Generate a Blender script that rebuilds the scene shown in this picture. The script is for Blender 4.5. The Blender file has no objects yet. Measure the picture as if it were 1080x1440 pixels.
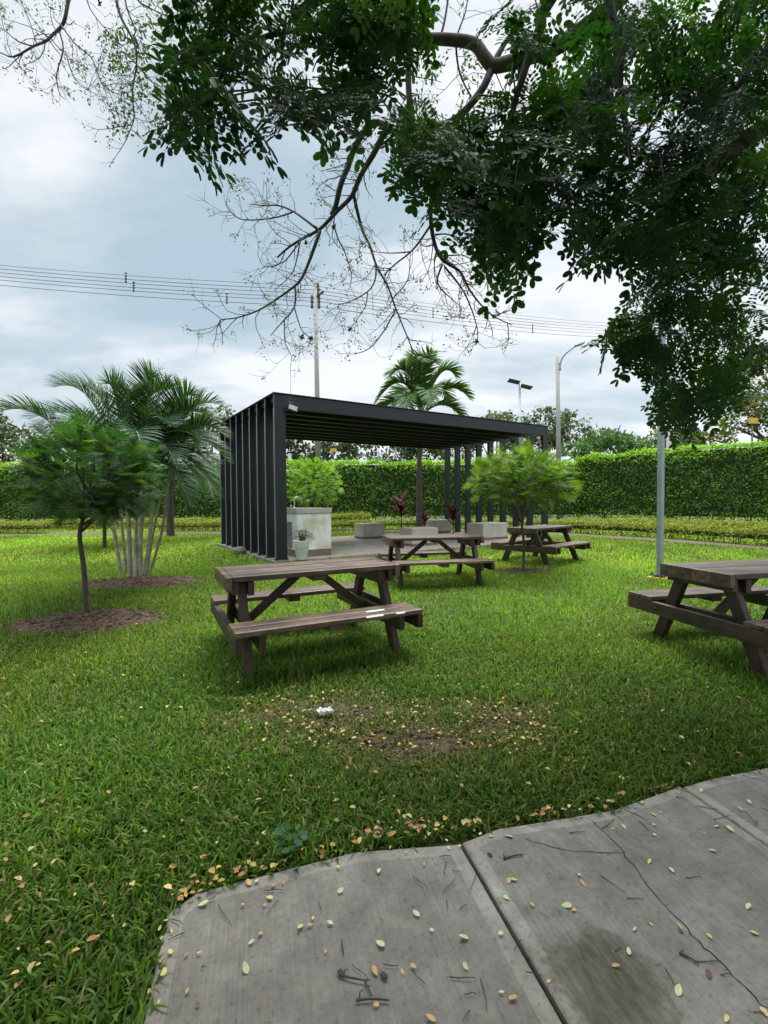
import bpy, bmesh, math, random
import numpy as np
from mathutils import Vector, Matrix

random.seed(7)
RNG = np.random.default_rng(11)
scn = bpy.context.scene
COL = scn.collection
PI = math.pi

# ------------------------------------------------------------------ camera
F = 652.54; HC = 1.35; PIT = 0.0262621515; ROL = -0.00705970526
cp, sp, cr, sr = math.cos(PIT), math.sin(PIT), math.cos(ROL), math.sin(ROL)
FW = np.array([0, cp, -sp]); U0 = np.array([0, sp, cp]); R0 = np.array([1.0, 0, 0])
RT = cr * R0 + sr * U0; UP = -sr * R0 + cr * U0
cd = bpy.data.cameras.new("camera"); cam = bpy.data.objects.new("camera", cd); COL.objects.link(cam)
cd.sensor_fit = 'VERTICAL'; cd.sensor_height = 24
cd.angle = 2 * math.atan(720 / F)
cd.clip_start = 0.05; cd.clip_end = 2000
cam.matrix_world = Matrix(((RT[0], UP[0], -FW[0], 0), (RT[1], UP[1], -FW[1], 0), (RT[2], UP[2], -FW[2], HC), (0, 0, 0, 1)))
scn.camera = cam

def ray(x, y): return FW + RT * (x - 540) / F + UP * (720 - y) / F
def gnd(x, y, z=0.0):
    d = ray(x, y); k = (z - HC) / d[2]; return np.array([0, 0, HC]) + k * d
def at(x, y, Y):
    d = ray(x, y); return np.array([0, 0, HC]) + d * Y / d[1]

# ------------------------------------------------------------------ tagging / building helpers
def tag(o, label=None, cat=None, group=None, kind=None):
    if label: o['label'] = label
    if cat: o['category'] = cat
    if group: o['group'] = group
    if kind: o['kind'] = kind
    return o
def empty(name, loc=(0, 0, 0), rz=0.0):
    o = bpy.data.objects.new(name, None); COL.objects.link(o)
    o.location = loc; o.rotation_euler = (0, 0, rz); o.empty_display_size = 0.2
    return o
def kids(o): return [c for c in bpy.data.objects if c.parent is o]
def copy_tree(o, parent=None):
    ch = kids(o)
    c = o.copy(); COL.objects.link(c); c.parent = parent
    for k in ch: copy_tree(k, c)
    return c

class MB:
    """collects plain geometry, links it as one mesh object"""
    def __init__(s): s.v = []; s.f = []; s.m = []
    def add(s, vs, fs, mi=0):
        n = len(s.v); s.v += [tuple(map(float, q)) for q in vs]
        s.f += [tuple(i + n for i in q) for q in fs]; s.m += [mi] * len(fs)
    def box(s, c, d, M=None, mi=0):
        x, y, z = d[0] / 2, d[1] / 2, d[2] / 2
        vs = [(-x, -y, -z), (x, -y, -z), (x, y, -z), (-x, y, -z), (-x, -y, z), (x, -y, z), (x, y, z), (-x, y, z)]
        if M is not None: vs = [M @ Vector(q) for q in vs]
        vs = [(q[0] + c[0], q[1] + c[1], q[2] + c[2]) for q in vs]
        s.add(vs, [(0, 3, 2, 1), (4, 5, 6, 7), (0, 1, 5, 4), (1, 2, 6, 5), (2, 3, 7, 6), (3, 0, 4, 7)], mi)
    def bar(s, a, b, w, h, side=(0, 1, 0), mi=0):
        a, b = Vector(a), Vector(b); z = (b - a); L = z.length; z.normalize()
        x = Vector(side); x = (x - z * x.dot(z)).normalized(); y = z.cross(x)
        M = Matrix((x, y, z)).transposed()
        s.box((a + b) / 2, (w, h, L), M, mi)
    def tube(s, pts, rad, n=8, cap=True, mi=0):
        pts = [Vector(p) for p in pts]
        if not hasattr(rad, '__len__'): rad = [rad] * len(pts)
        ref = None; rings = []
        for i, p in enumerate(pts):
            t = (pts[min(i + 1, len(pts) - 1)] - pts[max(i - 1, 0)])
            if t.length < 1e-9: t = Vector((0, 0, 1))
            t.normalize()
            if ref is None: ref = Vector((1, 0, 0)) if abs(t.x) < .9 else Vector((0, 1, 0))
            x = (ref - t * ref.dot(t)).normalized(); ref = x; y = t.cross(x)
            rings.append([p + (x * math.cos(2 * PI * k / n) + y * math.sin(2 * PI * k / n)) * rad[i] for k in range(n)])
        vs = [q for r in rings for q in r]; fs = []
        for i in range(len(pts) - 1):
            for k in range(n):
                k2 = (k + 1) % n
                fs.append((i * n + k, i * n + k2, (i + 1) * n + k2, (i + 1) * n + k))
        if cap:
            fs.append(tuple(range(n))[::-1]); fs.append(tuple((len(pts) - 1) * n + k for k in range(n)))
        s.add(vs, fs, mi)
    def build(s, name, mats, parent=None, smooth=False, bevel=0):
        me = bpy.data.meshes.new(name); me.from_pydata(s.v, [], s.f)
        for m in (mats if isinstance(mats, (list, tuple)) else [mats]): me.materials.append(m)
        me.polygons.foreach_set('material_index', s.m)
        if smooth: me.polygons.foreach_set('use_smooth', [True] * len(s.f))
        me.update()
        o = bpy.data.objects.new(name, me); COL.objects.link(o); o.parent = parent
        if bevel:
            b = o.modifiers.new('edge', 'BEVEL'); b.width = bevel; b.segments = 2; b.limit_method = 'ANGLE'; b.angle_limit = 0.6
        return o

class SC:
    """collects many copies of small templates as arrays, with a colour per copy"""
    def __init__(s): s.V = []; s.Fq = []; s.C = []; s.n = 0
    def add(s, T, Fc, P, X, Z, S, C, W=None):
        """T (k,3) template, Fc (m,4) quads; P,X,Z (n,3); S (n,) ; C (n,3); W width factor"""
        n = len(P)
        if n == 0: return
        X = X / np.linalg.norm(X, axis=1, keepdims=True)
        Y = np.cross(Z, X); Y /= np.linalg.norm(Y, axis=1, keepdims=True) + 1e-9
        Z = np.cross(X, Y)
        S = np.asarray(S).reshape(-1, 1, 1) * np.ones((n, 1, 1))
        Wf = np.ones((n, 1, 1)) if W is None else np.asarray(W).reshape(-1, 1, 1)
        V = P[:, None, :] + S * (T[None, :, 0:1] * X[:, None, :] + Wf * T[None, :, 1:2] * Y[:, None, :] + T[None, :, 2:3] * Z[:, None, :])
        k = len(T)
        idx = (np.arange(n) * k + s.n)[:, None, None] + Fc[None]
        s.V.append(V.reshape(-1, 3)); s.Fq.append(idx.reshape(-1, 4)); s.C.append(np.repeat(C, k, axis=0)); s.n += n * k
    def build(s, name, mat, parent=None, smooth=False):
        V = np.concatenate(s.V).astype(np.float32); Q = np.concatenate(s.Fq).astype(np.int32); C = np.concatenate(s.C)
        if parent is not None:
            pl = parent.matrix_basis.inverted(); M = np.array(pl); V = V @ M[:3, :3].T.astype(np.float32) + M[:3, 3].astype(np.float32)
        me = bpy.data.meshes.new(name)
        me.vertices.add(len(V)); me.vertices.foreach_set('co', V.ravel())
        tri = Q[:, 3] == Q[:, 2]
        cnt = np.where(tri, 3, 4).astype(np.int32)
        st = np.concatenate(([0], np.cumsum(cnt)[:-1])).astype(np.int32)
        keep = np.ones(Q.shape, bool); keep[tri, 3] = False
        loops = Q[keep]
        me.loops.add(len(loops)); me.loops.foreach_set('vertex_index', loops)
        me.polygons.add(len(Q)); me.polygons.foreach_set('loop_start', st)
        try: me.polygons.foreach_set('loop_total', cnt)
        except Exception: pass
        a = me.color_attributes.new('Col', 'FLOAT_COLOR', 'POINT')
        C4 = np.ones((len(V), 4), np.float32); C4[:, :3] = C; a.data.foreach_set('color', C4.ravel())
        me.materials.append(mat)
        if smooth: me.polygons.foreach_set('use_smooth', np.ones(len(Q), bool))
        me.update(calc_edges=True); me.validate()
        o = bpy.data.objects.new(name, me); COL.objects.link(o); o.parent = parent
        return o

def rvec(n):
    v = RNG.normal(size=(n, 3)); return v / np.linalg.norm(v, axis=1, keepdims=True)
def pal(n, cols, var=.18):
    cols = np.array(cols, float); c = cols[RNG.integers(0, len(cols), n)]
    return np.clip(c * (1 + RNG.normal(0, var, (n, 1))) * (1 + RNG.normal(0, .05, (n, 3))), .002, 1)
def in_poly(x, y, poly):
    ins = np.zeros(len(x), bool); j = len(poly) - 1
    for i in range(len(poly)):
        xi, yi = poly[i]; xj, yj = poly[j]
        c = ((yi > y) != (yj > y)) & (x < (xj - xi) * (y - yi) / (yj - yi + 1e-12) + xi)
        ins ^= c; j = i
    return ins
def samp_poly(poly, n):
    a = np.array(poly, float); lo, hi = a.min(0), a.max(0); out = []
    tot = 0
    while tot < n:
        q = RNG.uniform(lo, hi, (n * 2, 2)); q = q[in_poly(q[:, 0], q[:, 1], poly)]; out.append(q); tot += len(q)
    return np.concatenate(out)[:n]
def atv(x, y, Y):
    d = FW[None] + RT[None] * ((x - 540) / F)[:, None] + UP[None] * ((720 - y) / F)[:, None]
    return np.array([0, 0, HC])[None] + d * (Y / d[:, 1])[:, None]

# value noise in the plane, for patches of growth
_NG = RNG.random((64, 64))
def vnoise(x, y, s):
    x = x / s; y = y / s; xi = np.floor(x).astype(int); yi = np.floor(y).astype(int); fx = x - xi; fy = y - yi
    fx = fx * fx * (3 - 2 * fx); fy = fy * fy * (3 - 2 * fy)
    g = lambda a, b: _NG[a % 64, b % 64]
    return (g(xi, yi) * (1 - fx) + g(xi + 1, yi) * fx) * (1 - fy) + (g(xi, yi + 1) * (1 - fx) + g(xi + 1, yi + 1) * fx) * fy

# ------------------------------------------------------------------ materials
def newmat(name):
    m = bpy.data.materials.new(name); m.use_nodes = True
    nt = m.node_tree; b = nt.nodes['Principled BSDF']
    return m, nt, b
def N(nt, t, **kw):
    n = nt.nodes.new(t)
    for k, v in kw.items(): setattr(n, k, v)
    return n
def ramp(nt, fac, stops):
    r = N(nt, 'ShaderNodeValToRGB'); e = r.color_ramp.elements
    while len(e) < len(stops): e.new(.5)
    for q, (p, c) in zip(e, stops): q.position = p; q.color = (*c, 1)
    nt.links.new(fac, r.inputs[0]); return r.outputs[0]
def noise(nt, vec, scale, detail=4, rough=.55, sc=None):
    if sc is not None:
        mp = N(nt, 'ShaderNodeMapping'); mp.inputs['Scale'].default_value = sc; nt.links.new(vec, mp.inputs[0]); vec = mp.outputs[0]
    n = N(nt, 'ShaderNodeTexNoise'); n.inputs['Scale'].default_value = scale; n.inputs['Detail'].default_value = detail
    n.inputs['Roughness'].default_value = rough; nt.links.new(vec, n.inputs['Vector']); return n.outputs['Fac']
def mixc(nt, fac, a, b, mode='MIX'):
    m = N(nt, 'ShaderNodeMix', data_type='RGBA', blend_type=mode)
    for k, v in ((0, fac), (6, a), (7, b)):
        if isinstance(v, (int, float)): m.inputs[k].default_value = v
        elif isinstance(v, tuple): m.inputs[k].default_value = (*v, 1)
        else: nt.links.new(v, m.inputs[k])
    return m.outputs[2]
def bump(nt, b, h, strength, dist=.01):
    n = N(nt, 'ShaderNodeBump'); n.inputs['Strength'].default_value = strength; n.inputs['Distance'].default_value = dist
    nt.links.new(h, n.inputs['Height']); nt.links.new(n.outputs[0], b.inputs['Normal'])
def leafmat(name, transl=.35, rough=.5, tint=(1.25, 1.5, .6), spec=.35):
    m, nt, b = newmat(name)
    at_ = N(nt, 'ShaderNodeAttribute', attribute_name='Col')
    nt.links.new(at_.outputs['Color'], b.inputs['Base Color']); b.inputs['Roughness'].default_value = rough
    b.inputs['Specular IOR Level'].default_value = spec
    tr = N(nt, 'ShaderNodeBsdfTranslucent')
    tc = mixc(nt, 1.0, at_.outputs['Color'], tint, 'MULTIPLY'); nt.links.new(tc, tr.inputs['Color'])
    mx = N(nt, 'ShaderNodeMixShader'); mx.inputs[0].default_value = transl
    nt.links.new(b.outputs[0], mx.inputs[1]); nt.links.new(tr.outputs[0], mx.inputs[2])
    nt.links.new(mx.outputs[0], nt.nodes['Material Output'].inputs[0])
    return m
def plain(name, c1, c2, scale=8, rough=.6, bmp=.0, metal=0, sc=None, detail=5, spec=.5, dist=.005):
    m, nt, b = newmat(name)
    tc = N(nt, 'ShaderNodeTexCoord').outputs['Object']
    f = noise(nt, tc, scale, detail, .6, sc)
    c = ramp(nt, f, [(.3, c1), (.7, c2)]); nt.links.new(c, b.inputs['Base Color'])
    b.inputs['Roughness'].default_value = rough; b.inputs['Metallic'].default_value = metal
    b.inputs['Specular IOR Level'].default_value = spec
    if bmp: bump(nt, b, f, bmp, dist)
    return m
def wood(name, axis, dark, light, rough=(.35, .6), boards=False):
    m, nt, b = newmat(name)
    tc = N(nt, 'ShaderNodeTexCoord').outputs['Object']
    sc = [26, 26, 26]; sc[axis] = 1.6
    g = noise(nt, tc, 1.0, 8, .65, tuple(sc))
    blot = noise(nt, tc, 3.2, 4, .6)
    c = ramp(nt, g, [(.25, dark), (.52, tuple((a + q) / 2 for a, q in zip(dark, light))), (.78, light)])
    c = mixc(nt, ramp(nt, blot, [(.42, (0, 0, 0)), (.68, (.8, .8, .8))]), c, tuple(q * .5 for q in dark), 'MIX')
    if boards:
        sx = N(nt, 'ShaderNodeSeparateXYZ'); nt.links.new(tc, sx.inputs[0])
        m1 = N(nt, 'ShaderNodeMath', operation='MULTIPLY_ADD'); m1.inputs[1].default_value = 1 / .1725; m1.inputs[2].default_value = 20.0; nt.links.new(sx.outputs[1], m1.inputs[0])
        m2 = N(nt, 'ShaderNodeMath', operation='FLOOR'); nt.links.new(m1.outputs[0], m2.inputs[0])
        wn = N(nt, 'ShaderNodeTexWhiteNoise', noise_dimensions='1D'); nt.links.new(m2.outputs[0], wn.inputs['W'])
        c = mixc(nt, 1.0, c, ramp(nt, wn.outputs['Value'], [(.0, (.66, .64, .62)), (1, (1.25, 1.22, 1.2))]), 'MULTIPLY')
    oi = N(nt, 'ShaderNodeObjectInfo')
    c = mixc(nt, 1.0, c, ramp(nt, oi.outputs['Random'], [(0, (.74, .72, .70)), (1, (1.22, 1.2, 1.18))]), 'MULTIPLY')
    # knots, nail heads and pale bird marks
    vo = N(nt, 'ShaderNodeTexVoronoi'); vo.inputs['Scale'].default_value = 6.5; nt.links.new(tc, vo.inputs['Vector'])
    c = mixc(nt, ramp(nt, vo.outputs['Distance'], [(.035, (.85, .85, .85)), (.075, (0, 0, 0))]), c, tuple(q * .4 for q in dark))
    spk = noise(nt, tc, 55, 2, .5)
    c = mixc(nt, ramp(nt, spk, [(.74, (0, 0, 0)), (.79, (.55, .55, .55))]), c, (.34, .32, .29))
    nt.links.new(c, b.inputs['Base Color'])
    rr = N(nt, 'ShaderNodeMapRange'); rr.inputs[3].default_value = rough[0]; rr.inputs[4].default_value = rough[1]
    nt.links.new(blot, rr.inputs[0]); nt.links.new(rr.outputs[0], b.inputs['Roughness'])
    bump(nt, b, g, .9, .006)
    return m

M = {}
M['black'] = plain('black_paint', (.006, .009, .014), (.014, .018, .024), 5, .38, .03, sc=(2, 2, .25))
M['edge'] = plain('sky_sheen_edge', (.10, .11, .115), (.17, .18, .185), 4, .5)  # sky reflection on the left posts' outer faces, painted as lighter grey
M['kerb'] = plain('mossy_kerb', (.085, .085, .06), (.19, .18, .145), 9, .9, .3)
M['cap'] = plain('worktop_concrete', (.34, .30, .24), (.46, .42, .35), 5, .8, .1)
M['roofsheet'] = plain('roof_sheet', (.02, .02, .02), (.05, .045, .04), 5, .6)
M['bark'] = plain('bark', (.035, .028, .022), (.09, .075, .06), 14, .85, .5, sc=(1, 1, .25), dist=.01)
M['twig'] = plain('twig_bark', (.035, .03, .03), (.075, .065, .06), 10, .8)
M['palmbark'] = plain('palm_trunk_bark', (.20, .19, .15), (.36, .34, .28), 5, .8, .3, sc=(.6, .6, 5))
M['areca'] = plain('palm_stem_bark', (.17, .17, .10), (.42, .40, .30), 4, .7, .3, sc=(1, 1, 3.5))
M['galv'] = plain('galvanised_steel', (.26, .30, .33), (.36, .40, .43), 6, .42, 0, .55)
M['concpole'] = plain('pole_concrete', (.20, .195, .185), (.30, .29, .275), 2.2, .85, .05, sc=(1, 1, .2))
M['darkmetal'] = plain('dark_metal', (.03, .03, .035), (.06, .06, .065), 8, .45, 0, .4)
M['insul'] = plain('insulator_ceramic', (.06, .045, .05), (.11, .08, .085), 8, .3)
M['wire'] = plain('wire', (.06, .06, .07), (.10, .10, .11), 8, .6)
M['cube'] = plain('cast_concrete', (.34, .325, .27), (.47, .45, .38), 3.5, .85, .08)
M['skirt'] = plain('brown_tile_skirt', (.12, .085, .065), (.19, .14, .11), 9, .6)
M['pot'] = plain('pot_paint', (.42, .43, .40), (.66, .67, .63), 5, .75, .1)
M['dry'] = plain('dry_stems', (.05, .04, .03), (.13, .11, .085), 20, .9)
M['chrome'] = plain('chrome', (.6, .62, .63), (.75, .77, .78), 4, .12, 0, 1)
M['white'] = plain('crumpled_tissue', (.7, .7, .68), (.85, .85, .83), 20, .9)
M['yellow'] = plain('yellow_paint', (.62, .36, .03), (.72, .44, .06), 5, .5)
M['banner'] = plain('pale_banner', (.45, .6, .7), (.75, .8, .82), 3, .6)
M['lens'] = plain('lamp_lens', (.10, .105, .105), (.17, .17, .165), 4, .25)
M['leaf_tree'] = leafmat('rain_tree_leaf', .34, .6, (.9, 1.5, .32), .06)
M['leaf'] = leafmat('leaf', .36, .55, (1.25, 1.5, .5), .15)
M['leaf_far'] = leafmat('far_leaf', .25, .7)
M['grass'] = leafmat('grass_blade', .40, .55, (1.2, 1.5, .4), .12)
M['palm'] = leafmat('palm_leaflet', .25, .42, (1.2, 1.5, .5))
M['red'] = leafmat('cordyline_leaf', .3, .4, (1.5, .8, .9))
M['litter'] = leafmat('fallen_leaf', .12, .6, (1.2, 1.1, .6))
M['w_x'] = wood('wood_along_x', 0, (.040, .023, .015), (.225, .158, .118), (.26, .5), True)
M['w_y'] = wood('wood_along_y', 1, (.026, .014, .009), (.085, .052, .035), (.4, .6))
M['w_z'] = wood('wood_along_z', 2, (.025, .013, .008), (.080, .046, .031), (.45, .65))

# counter: white render stained towards yellow-brown
m, nt, b = newmat('stained_render'); M['counter'] = m
tc = N(nt, 'ShaderNodeTexCoord').outputs['Object']
n1 = noise(nt, tc, 1.6, 5, .6); n2 = noise(nt, tc, 9, 5, .65)
c = ramp(nt, n2, [(.3, (.60, .62, .60)), (.7, (.78, .79, .75))])
c = mixc(nt, ramp(nt, n1, [(.44, (0, 0, 0)), (.60, (.85, .85, .85))]), c, (.46, .38, .20))
nt.links.new(c, b.inputs['Base Color']); b.inputs['Roughness'].default_value = .8

# lawn ground under the blades
m, nt, b = newmat('lawn_soil'); M['ground'] = m
tc = N(nt, 'ShaderNodeTexCoord').outputs['Object']
n1 = noise(nt, tc, .5, 5, .6); n2 = noise(nt, tc, 22, 6, .7)
c = ramp(nt, n2, [(.3, (.028, .036, .010)), (.6, (.060, .085, .020)), (.8, (.10, .09, .035))])
c = mixc(nt, ramp(nt, n1, [(.45, (0, 0, 0)), (.7, (.6, .6, .6))]), c, (.085, .12, .025))
nt.links.new(c, b.inputs['Base Color']); b.inputs['Roughness'].default_value = 1; bump(nt, b, n2, .8, .03)
# bare soil
M['soil'] = plain('bare_soil', (.040, .028, .016), (.12, .092, .055), 26, .95, .9, dist=.02)
M['mulch'] = plain('mulch', (.030, .018, .009), (.090, .054, .028), 30, .95, .9, dist=.02)

# concrete path, broomed along the joint direction
def concrete(name, lighter):
    m, nt, b = newmat(name)
    tc = N(nt, 'ShaderNodeTexCoord').outputs['Object']
    rot = N(nt, 'ShaderNodeMapping'); rot.inputs['Rotation'].default_value = (0, 0, math.radians(-15)); nt.links.new(tc, rot.inputs[0]); v = rot.outputs[0]
    broom = noise(nt, v, 1, 5, .7, (150, 3.0, 1)); big = noise(nt, v, 1.7, 5, .6); fine = noise(nt, v, 60, 6, .7); mid = noise(nt, v, 9, 6, .65)
    k = 1.30 if lighter else .96
    c = ramp(nt, big, [(.3, (.160 * k, .148 * k, .128 * k)), (.5, (.210 * k, .197 * k, .174 * k)), (.72, (.262 * k, .250 * k, .225 * k))])
    c = mixc(nt, .6, c, ramp(nt, mid, [(.3, (.5, .49, .48)), (.7, (1.35, 1.35, 1.33))]), 'MULTIPLY')
    c = mixc(nt, .5 if not lighter else .2, c, ramp(nt, broom, [(.3, (.6, .6, .6)), (.7, (1.3, 1.3, 1.3))]), 'MULTIPLY')
    c = mixc(nt, .7, c, ramp(nt, fine, [(.33, (.42, .42, .41)), (.43, (1, 1, 1)), (.70, (1.25, 1.24, 1.2))]), 'MULTIPLY')
    # mould stain on the second slab and small rusty blots
    gx = gnd(858, 1385)
    dist = N(nt, 'ShaderNodeVectorMath', operation='DISTANCE'); wob = N(nt, 'ShaderNodeVectorMath', operation='ADD')
    nz = N(nt, 'ShaderNodeTexNoise'); nz.inputs['Scale'].default_value = 16; nz.inputs['Detail'].default_value = 8; nz.inputs['Roughness'].default_value = .7; nt.links.new(tc, nz.inputs['Vector'])
    scl = N(nt, 'ShaderNodeVectorMath', operation='SCALE'); scl.inputs['Scale'].default_value = .22; nt.links.new(nz.outputs['Color'], scl.inputs[0])
    nt.links.new(tc, wob.inputs[0]); nt.links.new(scl.outputs[0], wob.inputs[1]); nt.links.new(wob.outputs[0], dist.inputs[0])
    dist.inputs[1].default_value = (gx[0] + .11, gx[1] + .11, .11)
    stain = ramp(nt, dist.outputs['Value'], [(.08, (.95, .95, .95)), (.13, (.75, .75, .75)), (.175, (0, 0, 0))])
    c = mixc(nt, mixc(nt, 1.0, stain, ramp(nt, noise(nt, v, 1, 6, .7, (40, 9, 1)), [(.32, (.45, .45, .45)), (.6, (1, 1, 1))]), 'MULTIPLY'), c, (.055, .050, .026))
    rust = ramp(nt, noise(nt, tc, 11, 3, .5), [(.66, (0, 0, 0)), (.76, (.35, .35, .35))])
    c = mixc(nt, rust, c, (.22, .12, .075))
    nt.links.new(c, b.inputs['Base Color']); b.inputs['Roughness'].default_value = .72; b.inputs['Specular IOR Level'].default_value = .35
    h = N(nt, 'ShaderNodeMath', operation='ADD'); nt.links.new(broom, h.inputs[0]); nt.links.new(fine, h.inputs[1])
    bump(nt, b, h.outputs[0], .45, .004)
    return m
M['conc'] = concrete('broomed_concrete', False); M['concmargin'] = concrete('trowelled_margin', True)
M['crack'] = plain('joint_dirt', (.012, .010, .008), (.03, .025, .018), 40, 1)

# pavilion floor planks
m, nt, b = newmat('floor_tiles'); M['floor'] = m
tc = N(nt, 'ShaderNodeTexCoord').outputs['Object']
br = N(nt, 'ShaderNodeTexBrick'); br.inputs['Scale'].default_value = 1; br.inputs['Brick Width'].default_value = 1.2; br.inputs['Row Height'].default_value = .3
br.inputs['Mortar Size'].default_value = .012; br.inputs['Color1'].default_value = (.36, .295, .26, 1); br.inputs['Color2'].default_value = (.43, .36, .32, 1); br.inputs['Mortar'].default_value = (.13, .10, .085, 1)
nt.links.new(tc, br.inputs['Vector'])
c = mixc(nt, .5, br.outputs['Color'], ramp(nt, noise(nt, tc, 3, 5, .6), [(.3, (.7, .7, .7)), (.7, (1.2, 1.2, 1.2))]), 'MULTIPLY')
nt.links.new(c, b.inputs['Base Color']); b.inputs['Roughness'].default_value = .26
m, nt, b = newmat('wet_film_glint'); M['wet'] = m
tc = N(nt, 'ShaderNodeTexCoord').outputs['Object']
nt.links.new(ramp(nt, noise(nt, tc, 12), [(.3, (.5, .5, .5)), (.7, (.7, .7, .7))]), b.inputs['Base Color']); b.inputs['Roughness'].default_value = .1  # pale base colour paints the sky's glint into the wet film

# ------------------------------------------------------------------ sky and sun
w = bpy.data.worlds.new("World"); scn.world = w; w.use_nodes = True
nt = w.node_tree; nt.nodes.clear()
SUN_EL, SUN_AZ = math.radians(62), math.radians(18)      # azimuth from +Y towards +X
sky = N(nt, 'ShaderNodeTexSky', sky_type='NISHITA'); sky.sun_disc = False; sky.sun_elevation = SUN_EL; sky.sun_rotation = SUN_AZ
bg1 = N(nt, 'ShaderNodeBackground'); bg1.inputs[1].default_value = .06; nt.links.new(sky.outputs[0], bg1.inputs[0])
tcw = N(nt, 'ShaderNodeTexCoord'); sep = N(nt, 'ShaderNodeSeparateXYZ'); nt.links.new(tcw.outputs['Generated'], sep.inputs[0])
def mth(op, a, b=None, c=None):
    n = N(nt, 'ShaderNodeMath', operation=op)
    for i, v in enumerate((a, b, c)):
        if v is None: continue
        if isinstance(v, (int, float)): n.inputs[i].default_value = v
        else: nt.links.new(v, n.inputs[i])
    return n.outputs[0]
zz = mth('MAXIMUM', sep.outputs[2], 0.0); zd = mth('ADD', zz, .22)
cmb = N(nt, 'ShaderNodeCombineXYZ'); nt.links.new(mth('DIVIDE', sep.outputs[0], zd), cmb.inputs[0]); nt.links.new(mth('DIVIDE', sep.outputs[1], zd), cmb.inputs[1])
cmb.inputs[2].default_value = 3.7
c1 = noise(nt, cmb.outputs[0], 1.15, 9, .56, (1, 1.9, 1)); c2 = noise(nt, cmb.outputs[0], .55, 4, .5)
cl = mth('ADD', mth('MULTIPLY', c1, .86), mth('MULTIPLY', c2, .20))
def lobe(px, py, lo_, amt):
    d = ray(px, py); d = d / np.linalg.norm(d)
    vm = N(nt, 'ShaderNodeVectorMath', operation='DOT_PRODUCT'); nt.links.new(tcw.outputs['Generated'], vm.inputs[0]); vm.inputs[1].default_value = tuple(d)
    mr = N(nt, 'ShaderNodeMapRange', interpolation_type='SMOOTHSTEP'); mr.inputs[1].default_value = lo_; mr.inputs[2].default_value = 1; mr.inputs[3].default_value = 0; mr.inputs[4].default_value = amt
    nt.links.new(vm.outputs['Value'], mr.inputs[0]); return mr.outputs[0]
for lb in ((60, 150, .78, -.105), (790, 350, .93, .02), (470, 500, .95, .02), (90, 360, .97, .05), (300, 330, .96, -.04)):
    cl = mth('ADD', cl, lobe(*lb))
# brighter patch of cloud where the sun stands behind it, low middle-right of the view
cc = ramp(nt, cl, [(.36, (.178, .228, .258)), (.455, (.228, .268, .288)), (.53, (.300, .322, .335)), (.60, (.368, .377, .382))])
hz = N(nt, 'ShaderNodeMapRange', interpolation_type='SMOOTHSTEP'); hz.inputs[1].default_value = 0; hz.inputs[2].default_value = .34; hz.inputs[3].default_value = 1; hz.inputs[4].default_value = 0
nt.links.new(sep.outputs[2], hz.inputs[0])
cc = mixc(nt, mth('MULTIPLY', hz.outputs[0], .32), cc, (.325, .335, .345))
zb = N(nt, 'ShaderNodeMapRange', interpolation_type='SMOOTHSTEP'); zb.inputs[1].default_value = .70; zb.inputs[2].default_value = .97; zb.inputs[3].default_value = 1.0; zb.inputs[4].default_value = 10.5
nt.links.new(sep.outputs[2], zb.inputs[0])
bg2 = N(nt, 'ShaderNodeBackground'); nt.links.new(cc, bg2.inputs[0]); nt.links.new(zb.outputs[0], bg2.inputs[1])
mx = N(nt, 'ShaderNodeMixShader'); mx.inputs[0].default_value = .88
nt.links.new(bg1.outputs[0], mx.inputs[1]); nt.links.new(bg2.outputs[0], mx.inputs[2])
wo = N(nt, 'ShaderNodeOutputWorld'); nt.links.new(mx.outputs[0], wo.inputs[0])
ld = bpy.data.lights.new('sun', 'SUN'); ld.energy = 1.5; ld.angle = math.radians(24); ld.color = (1, .96, .90)
lo = bpy.data.objects.new('sun', ld); COL.objects.link(lo)
sd = Vector((math.cos(SUN_EL) * math.sin(SUN_AZ), math.cos(SUN_EL) * math.cos(SUN_AZ), math.sin(SUN_EL)))
lo.rotation_euler = sd.to_track_quat('Z', 'Y').to_euler(); lo.location = (0, 0, 30)
scn.view_settings.view_transform = 'Standard'; scn.view_settings.look = 'None'; scn.view_settings.gamma = 1
scn.view_settings.exposure = 1.45
scn.cycles.max_bounces = 6; scn.cycles.transparent_max_bounces = 8
scn.cycles.use_denoising = True

# ------------------------------------------------------------------ ground
g = MB(); R_ = 260
g.add([(-R_, -R_, -.025), (R_, -R_, -.025), (R_, R_, -.025), (-R_, R_, -.025)], [(0, 1, 2, 3)])
tag(g.build('ground', M['ground']), kind='structure')

# concrete path: outer edge from the photograph, slabs split by joints
EDGE = [gnd(x, y)[:2] for x, y in [(200, 1440), (222, 1340), (237, 1282), (275, 1256), (330, 1240), (410, 1220), (500, 1197), (640, 1176), (700, 1166), (790, 1152), (860, 1140), (958, 1106), (1000, 1094), (1080, 1078)]]
EDGE = [np.array((-.52, -.2)), np.array((-.56, .6))] + EDGE + [np.array((2.9, 2.62)), np.array((4.4, 3.0)), np.array((6.5, 3.2))]
JD = np.array((.255, -.967))
J1 = gnd(648, 1186)[:2]; J2 = gnd(958, 1106)[:2]; J3 = J2 + np.array((1.15, .42)); J4 = J3 + np.array((1.2, .25))
def edge_between(xa, xb):
    return [p for p in EDGE[3:] if xa + .02 < p[0] < xb - .02]
def slab(pa, pb, mids, first=False, gap=.008):
    n = np.array((-JD[1], JD[0])); n = n if n[0] > 0 else -n
    pa_ = pa + n * gap; pb_ = pb - n * gap
    la = pa_ + JD * 5.5; lb = pb_ + JD * 5.5
    return [la, pa_] + mids + [pb_, lb]
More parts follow.
